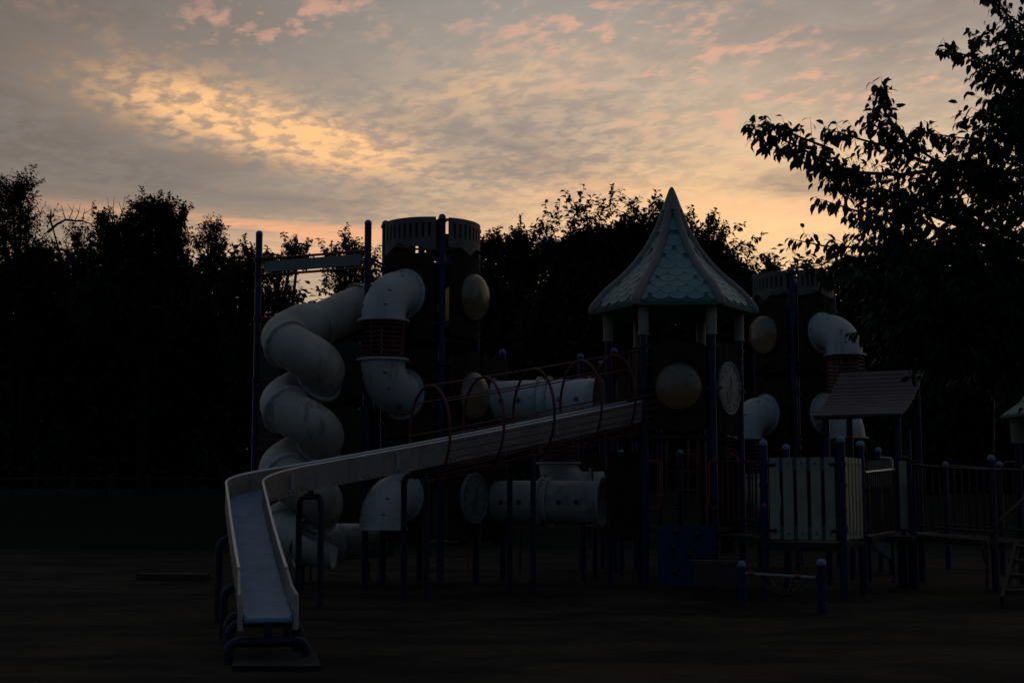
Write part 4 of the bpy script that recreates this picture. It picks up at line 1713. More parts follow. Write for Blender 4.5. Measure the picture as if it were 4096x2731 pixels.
# bars and boards round the shelter
sb = thing('shelter_railing', (gx(3530, 21.6), 21.6, 0), 'dark red close-set railing under the little pitched roof', 'railing')
P0, P1 = pk_posts[3] + Vector((.06, .0)), Vector((rposts[2].x, rposts[2].y)) + Vector((-.05, 0))
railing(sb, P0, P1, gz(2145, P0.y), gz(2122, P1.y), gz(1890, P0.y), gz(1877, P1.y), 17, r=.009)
MB().tube([(P0.x, P0.y, gz(1889, P0.y)), (P1.x, P1.y, gz(1876, P1.y))], .019, 8).build('hand_rail', 'slide_rail', sb)  # pale tube over the red top rail stands in for its highlight
P2, P3 = P0 + dv2 * .9, P1 + dv2 * 1.0
MB().bar((P0.x, P0.y, gz(2160, P0.y)), (P1.x, P1.y, gz(2137, P1.y)), .16, .10).build('ramp_edge', 'deck_wood', sb)
MB().bar((P2.x, P2.y, .78), (P3.x, P3.y, .80), .9, .06).build('ramp_floor', 'deck_wood', sb)
cb = thing('cream_board', (gx(3520, 23.4), 23.4, 0), 'cream board behind the close-set railing under the little pitched roof', 'board')
q0, q1 = at(3474, 1960, 23.4), at(3566, 1960, 23.1)
MB().bar((q0.x, q0.y, gz(1892, 23.2)), (q1.x, q1.y, gz(1892, 23.2)), .03, gz(1840, 23.2) - gz(1945, 23.2)).build('board', 'picket_white', cb)
for q in (q0, q1):
    MB().tube([(q.x, q.y + .04, -.1), (q.x, q.y + .04, gz(1845, 23.2))], .03, 10).build('stake', 'post_blue', cb)
MB().tube([at(3520, 1829, 23.3), at(3564, 1833, 23.2), at(3569, 1842, 23.2), at(3568, 1880, 23.2)], .018, 8).build('hook_rail', 'slide_rail', cb)
cn = thing('cream_post_board', (gx(3618, 21.6), 21.6, 0), 'narrow upright cream board beside the bridge post', 'board')
q = at(3618, 2110, 21.6)
MB().bar((q.x, q.y, gz(2112, 21.6)), (q.x, q.y, gz(1843, 21.6)), .11, .03, (0, 1, 0)).build('board', 'picket_white', cn)
MB().bar((q.x, q.y + .03, -.1), (q.x, q.y + .03, gz(1900, 21.6)), .05, .03, (0, 1, 0)).build('stake', 'post_blue', cn)

# ------------------------------------------------------------------ sagging bridge with dark red railing
br = thing('rail_bridge', (gx(3820, 21), 21, 0), 'wooden bridge with dark red upright-bar railing at far right', 'bridge')
Ba, Bb = Vector((gx(3655, 21.5, 1.5), 21.5)), Vector((gx(4012, 20.3, 1.5), 20.3))


def bridge_side(offset, n, D_shift):
    A, B = Ba + offset, Bb + offset
    m = 12
    top, bot = [], []
    for i in range(m + 1):
        f_ = i / m
        p = A.lerp(B, f_)
        yt = 1858 + 22 * f_ + 3 * math.sin(math.pi * f_)
        yb = 2100 + 26 * f_ + 4 * math.sin(math.pi * f_)
        Dq = Ba.lerp(Bb, f_).y
        top.append((p.x, p.y, gz(yt, Dq)))
        bot.append((p.x, p.y, gz(yb, Dq)))
    MB().tube(top, .019, 10).build('top_rail', 'rail_shaded', br)
    MB().tube(bot, .016, 8).build('bottom_rail', 'rail_shaded', br)
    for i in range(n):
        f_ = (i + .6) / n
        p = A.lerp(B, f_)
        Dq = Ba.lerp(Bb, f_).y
        MB().tube([(p.x, p.y, gz(2100 + 26 * f_ + 4, Dq)), (p.x, p.y, gz(1858 + 22 * f_, Dq))], .015, 8).build('baluster', 'rail_shaded', br)


bridge_side(Vector((0, 0)), 12, 0)
bdir = (Bb - Ba).normalized()
bper = Vector((-bdir.y, bdir.x))
bridge_side(bper * .95, 12, 0)
for i in range(11):
    f_ = (i + .5) / 11
    p = Ba.lerp(Bb, f_) - bper * .06
    q = p + bper * 1.05
    z = gz(2136 + 32 * f_, Ba.lerp(Bb, f_).y) - .03
    MB().bar((p.x, p.y, z), (q.x, q.y, z), (Bb - Ba).length / 11 - .012, .06).build('plank', 'deck_wood', br)
MB().bar((Ba.x, Ba.y - .08, gz(2137, 21.5) - .04), (Bb.x, Bb.y - .08, gz(2170, 20.3) - .04), .05, .10).build('edge_beam', 'deck_wood', br)
for x, D, yc, cap in ((3640, 22.6, 1700, None), (3653, 21.45, 1900, None), (3975, 21.0, 1818, 'cap_pale'), (3788, 27.5, 1844, 'cap_pale'), (4005, 25.5, 1844, 'cap_pale'), (3520, 26.5, 1788, 'cap_pale')):
    post(br, gx(x, D, 1.0), D, gz(yc, D), r=.056, cap=cap)
for x0, ya, yb in ((3632, 1848, 1868),):
    MB().tube([at(3605, 1828, 21.4), at(3630, 1830, 21.45), at(3646, 1842, 21.5), at(3655, 1862, 21.5), at(3655, 2100, 21.5)], .018, 8).build('end_loop', 'rail_shaded', br)
MB().tube([at(4008, 2130, 20.3), at(4008, 1870, 20.3), at(4018, 1852, 20.3), at(4034, 1847, 20.3), at(4060, 1848, 20.4)], .018, 8).build('end_loop', 'rail_shaded', br)

# stairs at the right edge
st = thing('stairs', (gx(4060, 18.6), 18.6, 0), 'dark steps with a sloping handrail at the right edge of the playground', 'stairs')
s_hi, s_lo = Vector((gx(4085, 19.9), 19.9)), Vector((gx(4020, 18.0), 18.0))
for i in range(4):
    f_ = (i + .5) / 4
    p = s_hi.lerp(s_lo, f_)
    MB().box((p.x + .45, p.y, .72 - .17 * i - .02), .95, .34, .05).build('step', 'deck_wood', st)
for xo in (-.03, .93):
    a, b = s_hi + Vector((xo, 0)), s_lo + Vector((xo, 0))
    MB().bar((a.x, a.y, .72), (b.x, b.y, .06), .05, .18).build('string_board', 'deck_wood', st)
MB().tube([at(4180, 1900, 20.0), at(4092, 1995, 19.6), at(3990, 2090, 19.3), at(3986, 2100, 19.3), at(3986, 2330, 19.2)], .018, 8).build('hand_rail', 'rail_shaded', st)
MB().tube([at(3948, 2360, 19.0), at(3950, 2175, 19.0), at(3946, 2166, 19.0), at(3938, 2166, 19.0), at(3930, 2190, 19.0), at(3936, 2230, 19.0), at(3944, 2250, 19.0)], .022, 10).build('foot_loop', 'rail_shaded', st)

# far-right unit with a green roof, mostly outside the picture
fr = thing('roofed_tower', (gx(4240, 23.0), 23.0, 0), 'edge of a second green-roofed tower at the right picture edge', 'play tower')
fc = Vector((gx(4240, 23.0, 2.4), 23.0))
fz = gz(1662, 22.6)
b = MB()
ringv = []
for rr2, zz in ((.92, fz), (.90, fz + .05), (.62, fz + .25), (.36, fz + .6), (.10, fz + 1.3), (.01, fz + 1.4)):
    for k in range(6):
        a = R(8) + k * math.pi / 3
        ringv.append((fc.x + rr2 * math.sin(a), fc.y - rr2 * math.cos(a), zz))
b.add(ringv, [(i * 6 + k, i * 6 + (k + 1) % 6, (i + 1) * 6 + (k + 1) % 6, (i + 1) * 6 + k) for i in range(5) for k in range(6)] + [tuple(range(5, -1, -1))])
b.build('roof', 'roof_green', fr, smooth=False)
for k in range(6):
    a = R(8) + k * math.pi / 3
    x, y = fc.x + .66 * math.sin(a), fc.y - .66 * math.cos(a)
    p = post(fr, x, y, fz + .1, r=.056, cap=None, collars=(1.9,))
    MB().lathe([(.10, fz - .42), (.10, fz - .38), (.12, fz + .02), (.06, fz + .02)], (x, y, 0), seg=20, caps=False).build('sleeve', 'sleeve_tan', p)
MB().lathe([(0.0005, .9), (.75, .9), (.75, .84), (0.0005, .84)], (fc.x, fc.y, 0), seg=6, caps=False).build('floor_plate', 'plain_brown', fr)

# small pennant on a leaning stick, right of the little roof
pn_ = thing('pennant', (gx(3990, 23.0), 23.0, 0), 'pale blue-white pennant on a leaning stick at far right', 'flag')
MB().tube([at(3975, 1600, 23), at(3990, 1560, 23), at(4018, 1515, 23)], .010, 6).build('stick', 'fence_wood', pn_)
MB().tube([at(3975, 1600, 23), at(3972, 1900, 23), Vector((at(3972, 1900, 23).x, 23, -.1))], .018, 6).build('pole', 'post_blue', pn_)
fl = [at(3960, 1483, 23), at(3978, 1500, 22.95), at(3998, 1510, 23.03), at(4016, 1519, 23), at(4003, 1537, 22.97), at(3992, 1548, 23.0), at(3980, 1532, 23.04), at(3972, 1512, 22.98)]
fb_ = [p + Vector((0, .006, 0)) for p in fl]
MB().add(fl + fb_, [tuple(range(8)), tuple(range(15, 7, -1))] + [(i, 8 + i, 8 + (i + 1) % 8, (i + 1) % 8) for i in range(8)]).build('cloth', 'flag_cloth', pn_, smooth=False)

# ------------------------------------------------------------------ small things in front
rc_ = thing('rope_net_stand', (gx(3125, 17.9), 17.9, 0), 'two short blue posts with pale caps, a bar and a sagging rope net', 'net stand')
pa, pb_ = Vector((gx(2968, 18.4, .3), 18.4)), Vector((gx(3287, 17.3, .3), 17.3))
za, zb = gz(2240, 18.4), gz(2232, 17.3)
post(rc_, pa.x, pa.y, za, r=.056, cap='cap_pale')
post(rc_, pb_.x, pb_.y, zb, r=.058, cap='cap_pale')
zbar = gz(2301, 17.9)
MB().tube([(pa.x, pa.y, zbar), (pb_.x, pb_.y, zbar)], .022, 10).build('bar', 'plastic_grey', rc_)
for p in (pa, pb_):
    MB().lathe([(.058, zbar - .035), (.072, zbar - .035), (.072, zbar + .035), (.058, zbar + .035)], (p.x, p.y, 0), seg=20, caps=False).build('clamp', 'post_blue', rc_)
bk = pa.lerp(pb_, .5) + Vector((.25, .55))
for i in range(5):
    f_ = .18 + .64 * i / 4
    p0 = pa.lerp(pb_, f_)
    p1 = pa.lerp(pb_, 1 - f_) + Vector((.25, .55))
    pts = []
    for k in range(9):
        t = k / 8
        q = p0.lerp(p1, t)
        pts.append((q.x, q.y, zbar - .03 - .28 * math.sin(math.pi * t * .9) + .10 * t))
    MB().tube(pts, .009, 6).build('net_rope', 'rope', rc_)
for t in (.25, .5, .75):
    pts = []
    for i in range(9):
        f_ = .18 + .64 * i / 8
        p0 = pa.lerp(pb_, f_)
        p1 = pa.lerp(pb_, 1 - f_) + Vector((.25, .55))
        q = p0.lerp(p1, t)
        pts.append((q.x, q.y, zbar - .03 - .28 * math.sin(math.pi * t * .9) + .10 * t))
    MB().tube(pts, .009, 6).build('net_rope', 'rope', rc_)
for x in (3010, 3200):
    q = at(x, 2301, 18.0)
    f_ = (x - 2968) / 319
    p = pa.lerp(pb_, f_)
    MB().lathe([(.024, -.04), (.034, -.04), (.034, .04), (.024, .04)], (p.x, p.y, zbar), (pb_.x - pa.x, pb_.y - pa.y, 0), 14, caps=False).build('sleeve', 'red_bar', rc_)

bx_ = thing('step_box', (gx(2885, 19.6), 19.6, 0), 'maroon board on short legs between the climbing wall and the blue net posts', 'bench')
q0, q1 = at(2776, 2300, 19.7), at(2988, 2300, 19.5)
z0, z1 = gz(2343, 19.6), gz(2243, 19.6)
MB().bar((q0.x, q0.y, (z0 + z1) / 2), (q1.x, q1.y, (z0 + z1) / 2), .04, z1 - z0).build('front_board', 'box_maroon', bx_)
MB().bar((q0.x, q0.y + .22, z1 - .02), (q1.x, q1.y + .22, z1 - .02), .38, .04).build('seat_board', 'box_maroon', bx_)
for q in (q0.lerp(q1, .10), q0.lerp(q1, .37), q0.lerp(q1, .90)):
    MB().tube([(q.x, q.y + .05, -.1), (q.x, q.y + .05, z0 + .05)], .022, 8).build('leg', 'pipe_navy', bx_)
    MB().tube([(q.x, q.y + .36, -.1), (q.x, q.y + .36, z1 - .03)], .022, 8).build('leg', 'pipe_navy', bx_)

# little plastic slide behind the deck
ps = thing('plastic_slide', (gx(3520, 25.5), 25.5, 0), 'small pale plastic slide end behind the bridge posts', 'slide')
vv, ff = [], []
n = 12
for i in range(n + 1):
    f_ = i / n
    x = 3425 + 160 * f_
    D = 26.2 - .5 * f_
    zb_ = .30 + .75 * (1 - f_) ** 2.2
    p = at(x, 2200, D)
    hh = .20 * min(1, 1.2 * (1 - max(0, f_ - .75) * 1.0))
    for (dy_, dz_) in ((-.24, hh), (-.22, hh), (-.20, .02), (0, 0), (.20, .02), (.22, hh), (.24, hh), (.24, -.04), (-.24, -.04)):
        vv.append((p.x, p.y + dy_, zb_ + dz_))
for i in range(n):
    for k in range(9):
        ff.append((i * 9 + k, i * 9 + (k + 1) % 9, (i + 1) * 9 + (k + 1) % 9, (i + 1) * 9 + k))
ff += [tuple(range(8, -1, -1)), tuple(range(n * 9, n * 9 + 9))]
MB().add(vv, ff).build('chute', 'plastic_grey', ps)
for x, D, h in ((3440, 26.15, .9), (3560, 25.78, .28)):
    p = at(x, 2200, D)
    MB().tube([(p.x, p.y, -.1), (p.x, p.y, h)], .03, 8).build('leg', 'pipe_navy', ps)

# ------------------------------------------------------------------ back part of the structure, seen in the gaps
bdk = thing('back_deck', (gx(2420, 27), 27, 0), 'dark rear deck with log panels and blue-capped posts behind the crawl tunnels', 'play deck')
bposts = [(2325, 26.6, 1413), (2408, 28.2, 1441), (2461, 26.2, 1391), (2540, 27.6, 1700), (2722, 25.6, 1797), (2484, 25.2, 1797), (2640, 28.0, 1560)]
bp_w = []
for x, D, yc in bposts:
    X_ = gx(x, D, 1.5)
    bp_w.append((X_, D))
    post(bdk, X_, D, gz(yc, D), r=.056, cap='cap_blue' if yc < 1500 else 'cap_pale')
log_panel(bdk, flat_map(bp_w[0], bp_w[2]), .08, (Vector(bp_w[2]) - Vector(bp_w[0])).length - .06, gz(1760, 26.4), gz(1458, 26.4), 61)
log_panel(bdk, flat_map(bp_w[2], bp_w[3]), .08, (Vector(bp_w[3]) - Vector(bp_w[2])).length - .06, gz(1720, 26.9), gz(1428, 26.9), 63)
log_panel(bdk, flat_map(bp_w[0], bp_w[5]), .06, (Vector(bp_w[5]) - Vector(bp_w[0])).length - .06, gz(2150, 26), gz(1818, 26), 65, amp=.01)
MB().add([(bp_w[0][0], bp_w[0][1], .8), (bp_w[2][0], bp_w[2][1], .8), (bp_w[3][0], bp_w[3][1], .8), (bp_w[1][0], bp_w[1][1], .8)] + [(bp_w[0][0], bp_w[0][1], .74), (bp_w[2][0], bp_w[2][1], .74), (bp_w[3][0], bp_w[3][1], .74), (bp_w[1][0], bp_w[1][1], .74)], [(0, 1, 2, 3), (7, 6, 5, 4), (0, 4, 5, 1), (1, 5, 6, 2), (2, 6, 7, 3), (3, 7, 4, 0)]).build('floor_plate', 'plain_brown', bdk, smooth=False)
# rear tube climber, between the tunnels
rt_ = thing('tube_climber', (gx(2232, 25.2), 25.2, 0), 'white elbow tube under a dark red hoop cage, behind the lower crawl tunnel', 'tube climber', 'tube climbers on the towers')
pp = Vector((gx(2232, 25.2, 2) + .60, 25.2, 1.50))
el_ = elbow(rt_, pp, Vector((-1, 0, 0)), False)
cage(rt_, el_.x, el_.y, el_.z, el_.z + .62)
pp2 = Vector((gx(2232, 25.2, 2) + .60, 25.2, el_.z + .62 + .51))
elbow(rt_, pp2, Vector((-1, 0, 0)), True)
# loose uprights under the decks
up = thing('climbing_pole', (gx(1872, 25.5), 25.5, 0), 'thin bright red upright pole under the tall left tower', 'pole', 'thin red poles')
MB().tube([at(1872, 2278, 26.0), at(1872, 2120, 26.0)], .022, 8).build('pole_tube', 'red_bright', up)
p = at(1872, 2278, 26.0)
MB().tube([(p.x, p.y, -.1), (p.x, p.y, p.z + .1)], .022, 8).build('pole_foot', 'red_bright', up)
up = thing('climbing_pole', (gx(2080, 25.4), 25.4, 0), 'thin dark red upright pole below the lower crawl tunnel', 'pole', 'thin red poles')
p = at(2080, 2150, 25.6)
MB().tube([(p.x, p.y, -.1), (p.x, p.y, 1.05)], .022, 8).build('pole_tube', 'red_bar', up)
MB().lathe([(.03, 1.05), (.03, 1.07), (.001, 1.09)], (p.x, p.y, 0), seg=10).build('pole_cap', 'red_bar', up)
tsp = thing('tunnel_stand', (gx(2334, 25.6), 25.6, 0), 'dark blue pipe stand with a cross bar under the lower crawl tunnel', 'stand')
for x, D, yt in ((2334, 23.6, 2100), (2380, 24.4, 2105)):
    X_ = gx(x, D, .5)
    MB().tube([(X_, D, -.2), (X_, D, gz(yt, D))], .05, 12).build('leg', 'post_blue', tsp)
a_, b_ = at(2334, 2102, 23.6), at(2380, 2106, 24.4)
MB().tube([a_, b_], .03, 10).build('cross_bar', 'post_blue', tsp)

# ------------------------------------------------------------------ trees
def unit(a):
    return a / np.maximum(1e-9, np.linalg.norm(a, axis=-1, keepdims=True))


LEAF_FAR = (np.array([[0, 0, 0], [.42, -.27, .05], [1, 0, -.16], [.46, .27, .05]], float), np.array([[0, 1, 2], [0, 2, 3]]))
LEAF_NEAR = (np.array([[0, 0, 0], [.30, -.20, .060], [.30, 0, .035], [.30, .20, .060], [.66, -.19, .02], [.66, 0, -.015], [.66, .19, .02], [1.0, 0, -.20]], float),
             np.array([[0, 1, 2], [0, 2, 3], [1, 4, 5], [1, 5, 2], [2, 5, 6], [2, 6, 3], [4, 7, 5], [5, 7, 6]]))


def leaf_frames(base, d, up, size):
    """stack of leaf transforms: x along the leaf, z its upper side"""
    x = unit(d)
    z = unit(up - x * np.sum(up * x, -1, keepdims=True))
    y = np.cross(z, x)
    return base, x, y, z, size


def leaf_mesh(name, mat_name, fr, template, extra=None):
    base, x, y, z, size = fr
    T, Fc = template
    n, k = len(base), len(T)
    V = base[:, None, :] + size[:, None, None] * (T[None, :, 0:1] * x[:, None, :] + T[None, :, 1:2] * y[:, None, :] + T[None, :, 2:3] * z[:, None, :])
    V = V.reshape(-1, 3)
    FF = (Fc[None] + (np.arange(n) * k)[:, None, None]).reshape(-1, 3)
    if extra is not None:
        ev_, ef = extra
        FF = np.concatenate([FF, ef + len(V)])
        V = np.concatenate([V, ev_])
    me = bpy.data.meshes.new(name)
    me.vertices.add(len(V))
    me.vertices.foreach_set('co', V.astype(np.float32).ravel())
    me.loops.add(FF.size)
    me.loops.foreach_set('vertex_index', FF.astype(np.int32).ravel())
    me.polygons.add(len(FF))
    me.polygons.foreach_set('loop_start', np.arange(0, FF.size, 3, dtype=np.int32))
    me.polygons.foreach_set('loop_total', np.full(len(FF), 3, dtype=np.int32))
    me.update(calc_edges=True)
    me.materials.append(M[mat_name])
    return me


def twigs(base, tip, r):
    """thin three-sided twigs"""
    d = unit(tip - base)
    ref = np.where(np.abs(d[:, 2:3]) < .9, np.array([[0, 0, 1.]]), np.array([[1., 0, 0]]))
    a = unit(np.cross(d, ref))
    b = np.cross(d, a)
    vs_, n = [], len(base)
    for p, rr_ in ((base, r), (tip, r * .35)):
        for k in range(3):
            t = 2 * math.pi * k / 3
            vs_.append(p + (a * math.cos(t) + b * math.sin(t)) * rr_)
    V = np.stack(vs_, 1).reshape(-1, 3)
    f0 = np.array([[0, 1, 4], [0, 4, 3], [1, 2, 5], [1, 5, 4], [2, 0, 3], [2, 3, 5]])
    return V, (f0[None] + (np.arange(n) * 6)[:, None, None]).reshape(-1, 3)


def sprig_leaves(base, dirs, length, per, size, droop=.5, spread=.8, taper=.35, jitter=.25):
    """leaves set alternately along sprigs; arrays of sprig bases and directions"""
    n = len(base)
    ref = rng.normal(size=(n, 3))
    side = unit(np.cross(dirs, ref))
    B, D_, U, S = [], [], [], []
    for k in range(per):
        t = (k + .5 + rng.uniform(-.3, .3, n)) / per
        sgn = 1.0 if k % 2 == 0 else -1.0
        p = base + dirs * (length * t)[:, None] + np.array([0, 0, 1.0]) * (length * .10 * t * t)[:, None]
        rot = unit(side * sgn + rng.normal(size=(n, 3)) * jitter)
        f = .35 + .5 * t[:, None]
        d = unit(dirs * f + rot * spread + np.array([0, 0, -1.0]) * droop * rng.uniform(.5, 1.3, (n, 1)))
        B.append(p)
        D_.append(d)
        U.append(unit(np.array([0, 0, 1.0]) + rng.normal(size=(n, 3)) * .45))
        S.append(size * rng.uniform(.7, 1.2, n) * (1 - taper * np.maximum(0, t - .6)))
    return np.concatenate(B), np.concatenate(D_), np.concatenate(U), np.concatenate(S)


def blob_points(blobs, D, n, deep=.85, shell=2.4):
    """random points and outward directions in a union of crown lobes given in photograph coordinates"""
    wts = np.array([b[2] * b[3] for b in blobs], float)
    pick = rng.choice(len(blobs), n, p=wts / wts.sum())
    c = np.array([at(b[0], b[1], D + (b[4] if len(b) > 4 else 0)) for b in blobs])
    rad = np.array([[b[2] * D / FS, deep * max(b[2], b[3]) * D / FS * (.8), b[3] * D / FS] for b in blobs])
    v = unit(rng.normal(size=(n, 3)))
    r = rng.random(n) ** (1 / shell)
    lump = 1 + .16 * np.sin(v[:, 0] * 7 + pick) * np.sin(v[:, 2] * 6 + 2 * pick) + .08 * np.sin(v[:, 0] * 15 + v[:, 2] * 11)
    p = c[pick] + v * rad[pick] * (r * lump)[:, None]
    return p, unit(v / rad[pick]), c, rad


def tree(label, D, tx, blobs, n, leaf, mat_name, per=9, slen=.55, up=.45, rnd=.5, droop=.5, tips=(), base_z=None, lean=0.0, dead=(), tr=.16, group=None, name='broadleaf_tree', spread=.8, deep=.85, shell=2.4, fork_f=.45, shoots=0, slong=(.35, .8)):
    bz = bank_z(gx(tx, D), D) if base_z is None else base_z
    X0 = gx(tx, D, 2.0)
    t = thing(name, (X0, D, bz), label, 'tree', group)
    p, outw, c, rad = blob_points(blobs, D, n, deep, shell)
    keep = p[:, 2] > bz + .3
    p, outw = p[keep], outw[keep]
    n = len(p)
    d = unit(outw * .6 + np.array([0, 0, up]) + rng.normal(size=(n, 3)) * rnd)
    L = slen * rng.uniform(.6, 1.25, n)
    B, Dd, U, S = sprig_leaves(p - d * L[:, None] * .5, d, L, per, leaf, droop, spread)
    tb, tt = [p - d * L[:, None] * .5], [p + d * L[:, None] * .55]
    # single long shoots that stand out of the outline
    ends = []
    for tip in tips:
        (x0, y0), (x1, y1) = tip[0], tip[1]
        Dq = D + rng.uniform(-.5, .5)
        ends.append((np.array(at(x0, y0, Dq)), np.array(at(x1, y1, Dq + rng.uniform(-.4, .4)))))
    if shoots:
        hi = np.argsort(-(p[:, 2] + .35 * np.abs(p[:, 0] - X0) + rng.random(n) * 1.6))[:shoots * 3]
        for i in rng.choice(hi, shoots, replace=False):
            dr = unit((outw[i] * np.array([.9, .5, .5]) + np.array([0, 0, .75]) + rng.normal(size=3) * .28)[None])[0]
            ends.append((p[i], p[i] + dr * rng.uniform(*slong)))
    if ends:
        for a, b in ends:
            m = (a + b) / 2 + np.array([rng.uniform(-.12, .12), 0, -.05]) * np.linalg.norm(b - a)
            Lt = np.linalg.norm(b - a)
            pts = [a * (1 - s) ** 2 + m * 2 * s * (1 - s) + b * s * s for s in np.linspace(0, 1, 9)]
            for q0, q1 in zip(pts, pts[1:]):
                tb.append(q0[None])
                tt.append(q1[None])
            tg = unit((b - a)[None])[0]
            k = max(6, int(Lt / (leaf * .30)))
            ss = (np.arange(k) + rng.uniform(-.3, .3, k)).clip(0, k) / k
            q = a * ((1 - ss) ** 2)[:, None] + m * (2 * ss * (1 - ss))[:, None] + b * (ss ** 2)[:, None]
            sd = unit(np.cross(tg, rng.normal(size=(k, 3))))
            dd = unit(tg * .45 + sd * .85 + np.array([0, 0, -.25]))
            B, Dd = np.concatenate([B, q]), np.concatenate([Dd, dd])
            U = np.concatenate([U, unit(np.array([0, 0, 1.0]) + rng.normal(size=(k, 3)) * .35)])
            S = np.concatenate([S, leaf * rng.uniform(.8, 1.2, k)])
            # short side shoots on the lower half
            for s in np.linspace(.02, .62, max(2, int(Lt / (leaf * 1.8)))):
                q1_ = a * (1 - s) ** 2 + m * 2 * s * (1 - s) + b * s * s
                sd = unit(np.cross(tg, rng.normal(size=3))[None])[0]
                dd = unit((tg * .6 + sd * .8 + np.array([0, 0, .3]))[None])[0]
                sl_ = slen * .75 * (1 - .8 * s)
                b2, d2, u2, s2 = sprig_leaves(q1_[None], dd[None], np.array([sl_]), 7, leaf, droop, spread)
                B, Dd, U, S = np.concatenate([B, b2]), np.concatenate([Dd, d2]), np.concatenate([U, u2]), np.concatenate([S, s2])
                tb.append(q1_[None])
                tt.append((q1_ + dd * sl_)[None])
    tb, tt = np.concatenate(tb), np.concatenate(tt)
    me = leaf_mesh('crown', mat_name, leaf_frames(B, Dd, U, S), LEAF_FAR, twigs(tb, tt, np.full((len(tb), 1), .008)))
    off = np.array(t.location)
    co = np.empty(len(me.vertices) * 3, np.float32)
    me.vertices.foreach_get('co', co)
    co = (co.reshape(-1, 3) - off).astype(np.float32)
    me.vertices.foreach_set('co', co.ravel())
    cr = bpy.data.objects.new('crown', me)
    COL.objects.link(cr)
    cr.parent = t
    cr['kind'] = 'stuff'
    # trunk and limbs
    zc_ = float(np.mean(c[:, 2]))
    fork = Vector((X0 + (float(np.mean(c[:, 0])) - X0) * .5, D, bz + (zc_ - bz) * fork_f))
    tk = MB()
    tk.tube([(X0, D, bz - .2), (X0 + .05, D, bz + .15), Vector((X0, D, bz)).lerp(fork, .5), fork], [tr * 1.5, tr * 1.1, tr * .95, tr * .8], 10)
    for i in range(len(c)):
        q = Vector(c[i])
        mid = fork.lerp(q, .5) + Vector((rng.uniform(-.2, .2), rng.uniform(-.2, .2), .15))
        tk.tube([fork, mid, q, q + Vector((rng.uniform(-.3, .3), rng.uniform(-.3, .3), float(rad[i][2]) * .6))], [tr * .55, tr * .4, tr * .22, .015], 7)
    sel = rng.choice(n, min(n, 60), replace=False)
    for i in sel:
        q = Vector(p[i])
        j = int(np.argmin(np.sum((c - p[i]) ** 2, 1)))
        a = Vector(c[j])
        tk.tube([a, a.lerp(q, .55) + Vector((0, 0, -.08)), q], [.045, .028, .010], 5)
    for line in dead:
        pts = [at(x, y, D) for x, y in line[1]]
        tk.tube(pts, [line[0] * (1 - .75 * i / (len(pts) - 1)) for i in range(len(pts))], 6)
    tk.build('trunk', 'bark', t)
    return t


deadb = [(.05, [(190, 930), (228, 897), (262, 879), (303, 884), (331, 884), (360, 895), (385, 915)]),
         (.02, [(262, 879), (252, 845), (243, 818)]), (.018, [(275, 880), (290, 845), (297, 815)]), (.018, [(300, 884), (315, 850), (322, 812)]),
         (.02, [(331, 884), (335, 855), (355, 843), (374, 829)]), (.014, [(290, 845), (278, 828), (268, 815)]), (.014, [(315, 850), (304, 832)]), (.012, [(335, 855), (340, 830)]),
         (.03, [(100, 890), (140, 868), (160, 855), (150, 830), (143, 822)]), (.018, [(160, 858), (172, 830), (184, 815)]), (.012, [(252, 845), (246, 838), (240, 834)])]
tree('tall feathery tree at the left picture edge with a crooked bare branch', 47, 90,
     [(45, 800, 60, 85), (85, 760, 45, 45), (100, 880, 50, 70), (20, 930, 120, 120), (160, 1010, 80, 80), (60, 1130, 160, 170), (210, 1150, 110, 120)],
     1300, .13, 'leaf_olive', per=9, slen=.7, up=.35, dead=deadb, shoots=40, slong=(.4, .8))
tree('thin pale-leaved tree behind the bare branch at far left', 50, 300,
     [(305, 940, 55, 60), (290, 1020, 60, 70), (200, 870, 22, 45), (340, 1060, 80, 90)],
     230, .12, 'leaf_olive', per=8, slen=.7, up=.4, tr=.09, fork_f=.8)
twg = [(.02, [(455, 900), (440, 850), (428, 790)]), (.02, [(460, 900), (452, 840), (457, 786)]), (.02, [(465, 900), (488, 850), (501, 785)]), (.015, [(470, 890), (500, 830), (512, 798)]),
       (.015, [(440, 850), (434, 830)]), (.012, [(488, 850), (478, 815), (470, 805)]), (.012, [(500, 840), (525, 815)]), (.014, [(455, 880), (420, 860), (400, 842)])]
tree('large dense round-topped tree left of the blue sign frame', 44, 560,
     [(572, 835, 34, 24), (655, 838, 46, 32), (735, 862, 22, 24), (610, 870, 90, 48), (410, 885, 30, 22), (500, 905, 70, 50), (680, 910, 70, 60), (590, 960, 160, 85), (430, 980, 90, 80), (690, 1010, 60, 80), (560, 1090, 190, 110), (520, 1240, 260, 150), (720, 1150, 90, 90)],
     3900, .14, 'leaf_dark', per=8, slen=.36, up=.35, rnd=.6, dead=twg, shoots=60, slong=(.25, .6))
tree('slim airy tree standing alone between the dense tree and the blue sign frame', 49, 810,
     [(865, 905, 45, 26), (835, 950, 60, 45), (870, 985, 45, 40), (815, 900, 20, 22), (790, 980, 32, 30), (830, 1040, 50, 45)],
     210, .12, 'leaf_olive', per=7, slen=.6, up=.35, rnd=.7, tr=.07, fork_f=.9)
tree('bushy tree behind the blue sign frame', 42, 1110,
     [(1000, 1010, 36, 30), (1035, 1045, 80, 45), (1170, 995, 36, 22), (1190, 1040, 50, 40), (1110, 1075, 90, 50), (985, 1100, 80, 70), (1090, 1180, 120, 90), (960, 1230, 120, 130), (1080, 1420, 170, 170)],
     1300, .14, 'leaf_mid', per=8, slen=.42, up=.5, shoots=36, slong=(.3, .7), tips=[((1170, 1020), (1195, 968)), ((1155, 1020), (1150, 980)), ((1000, 1010), (1012, 985))])
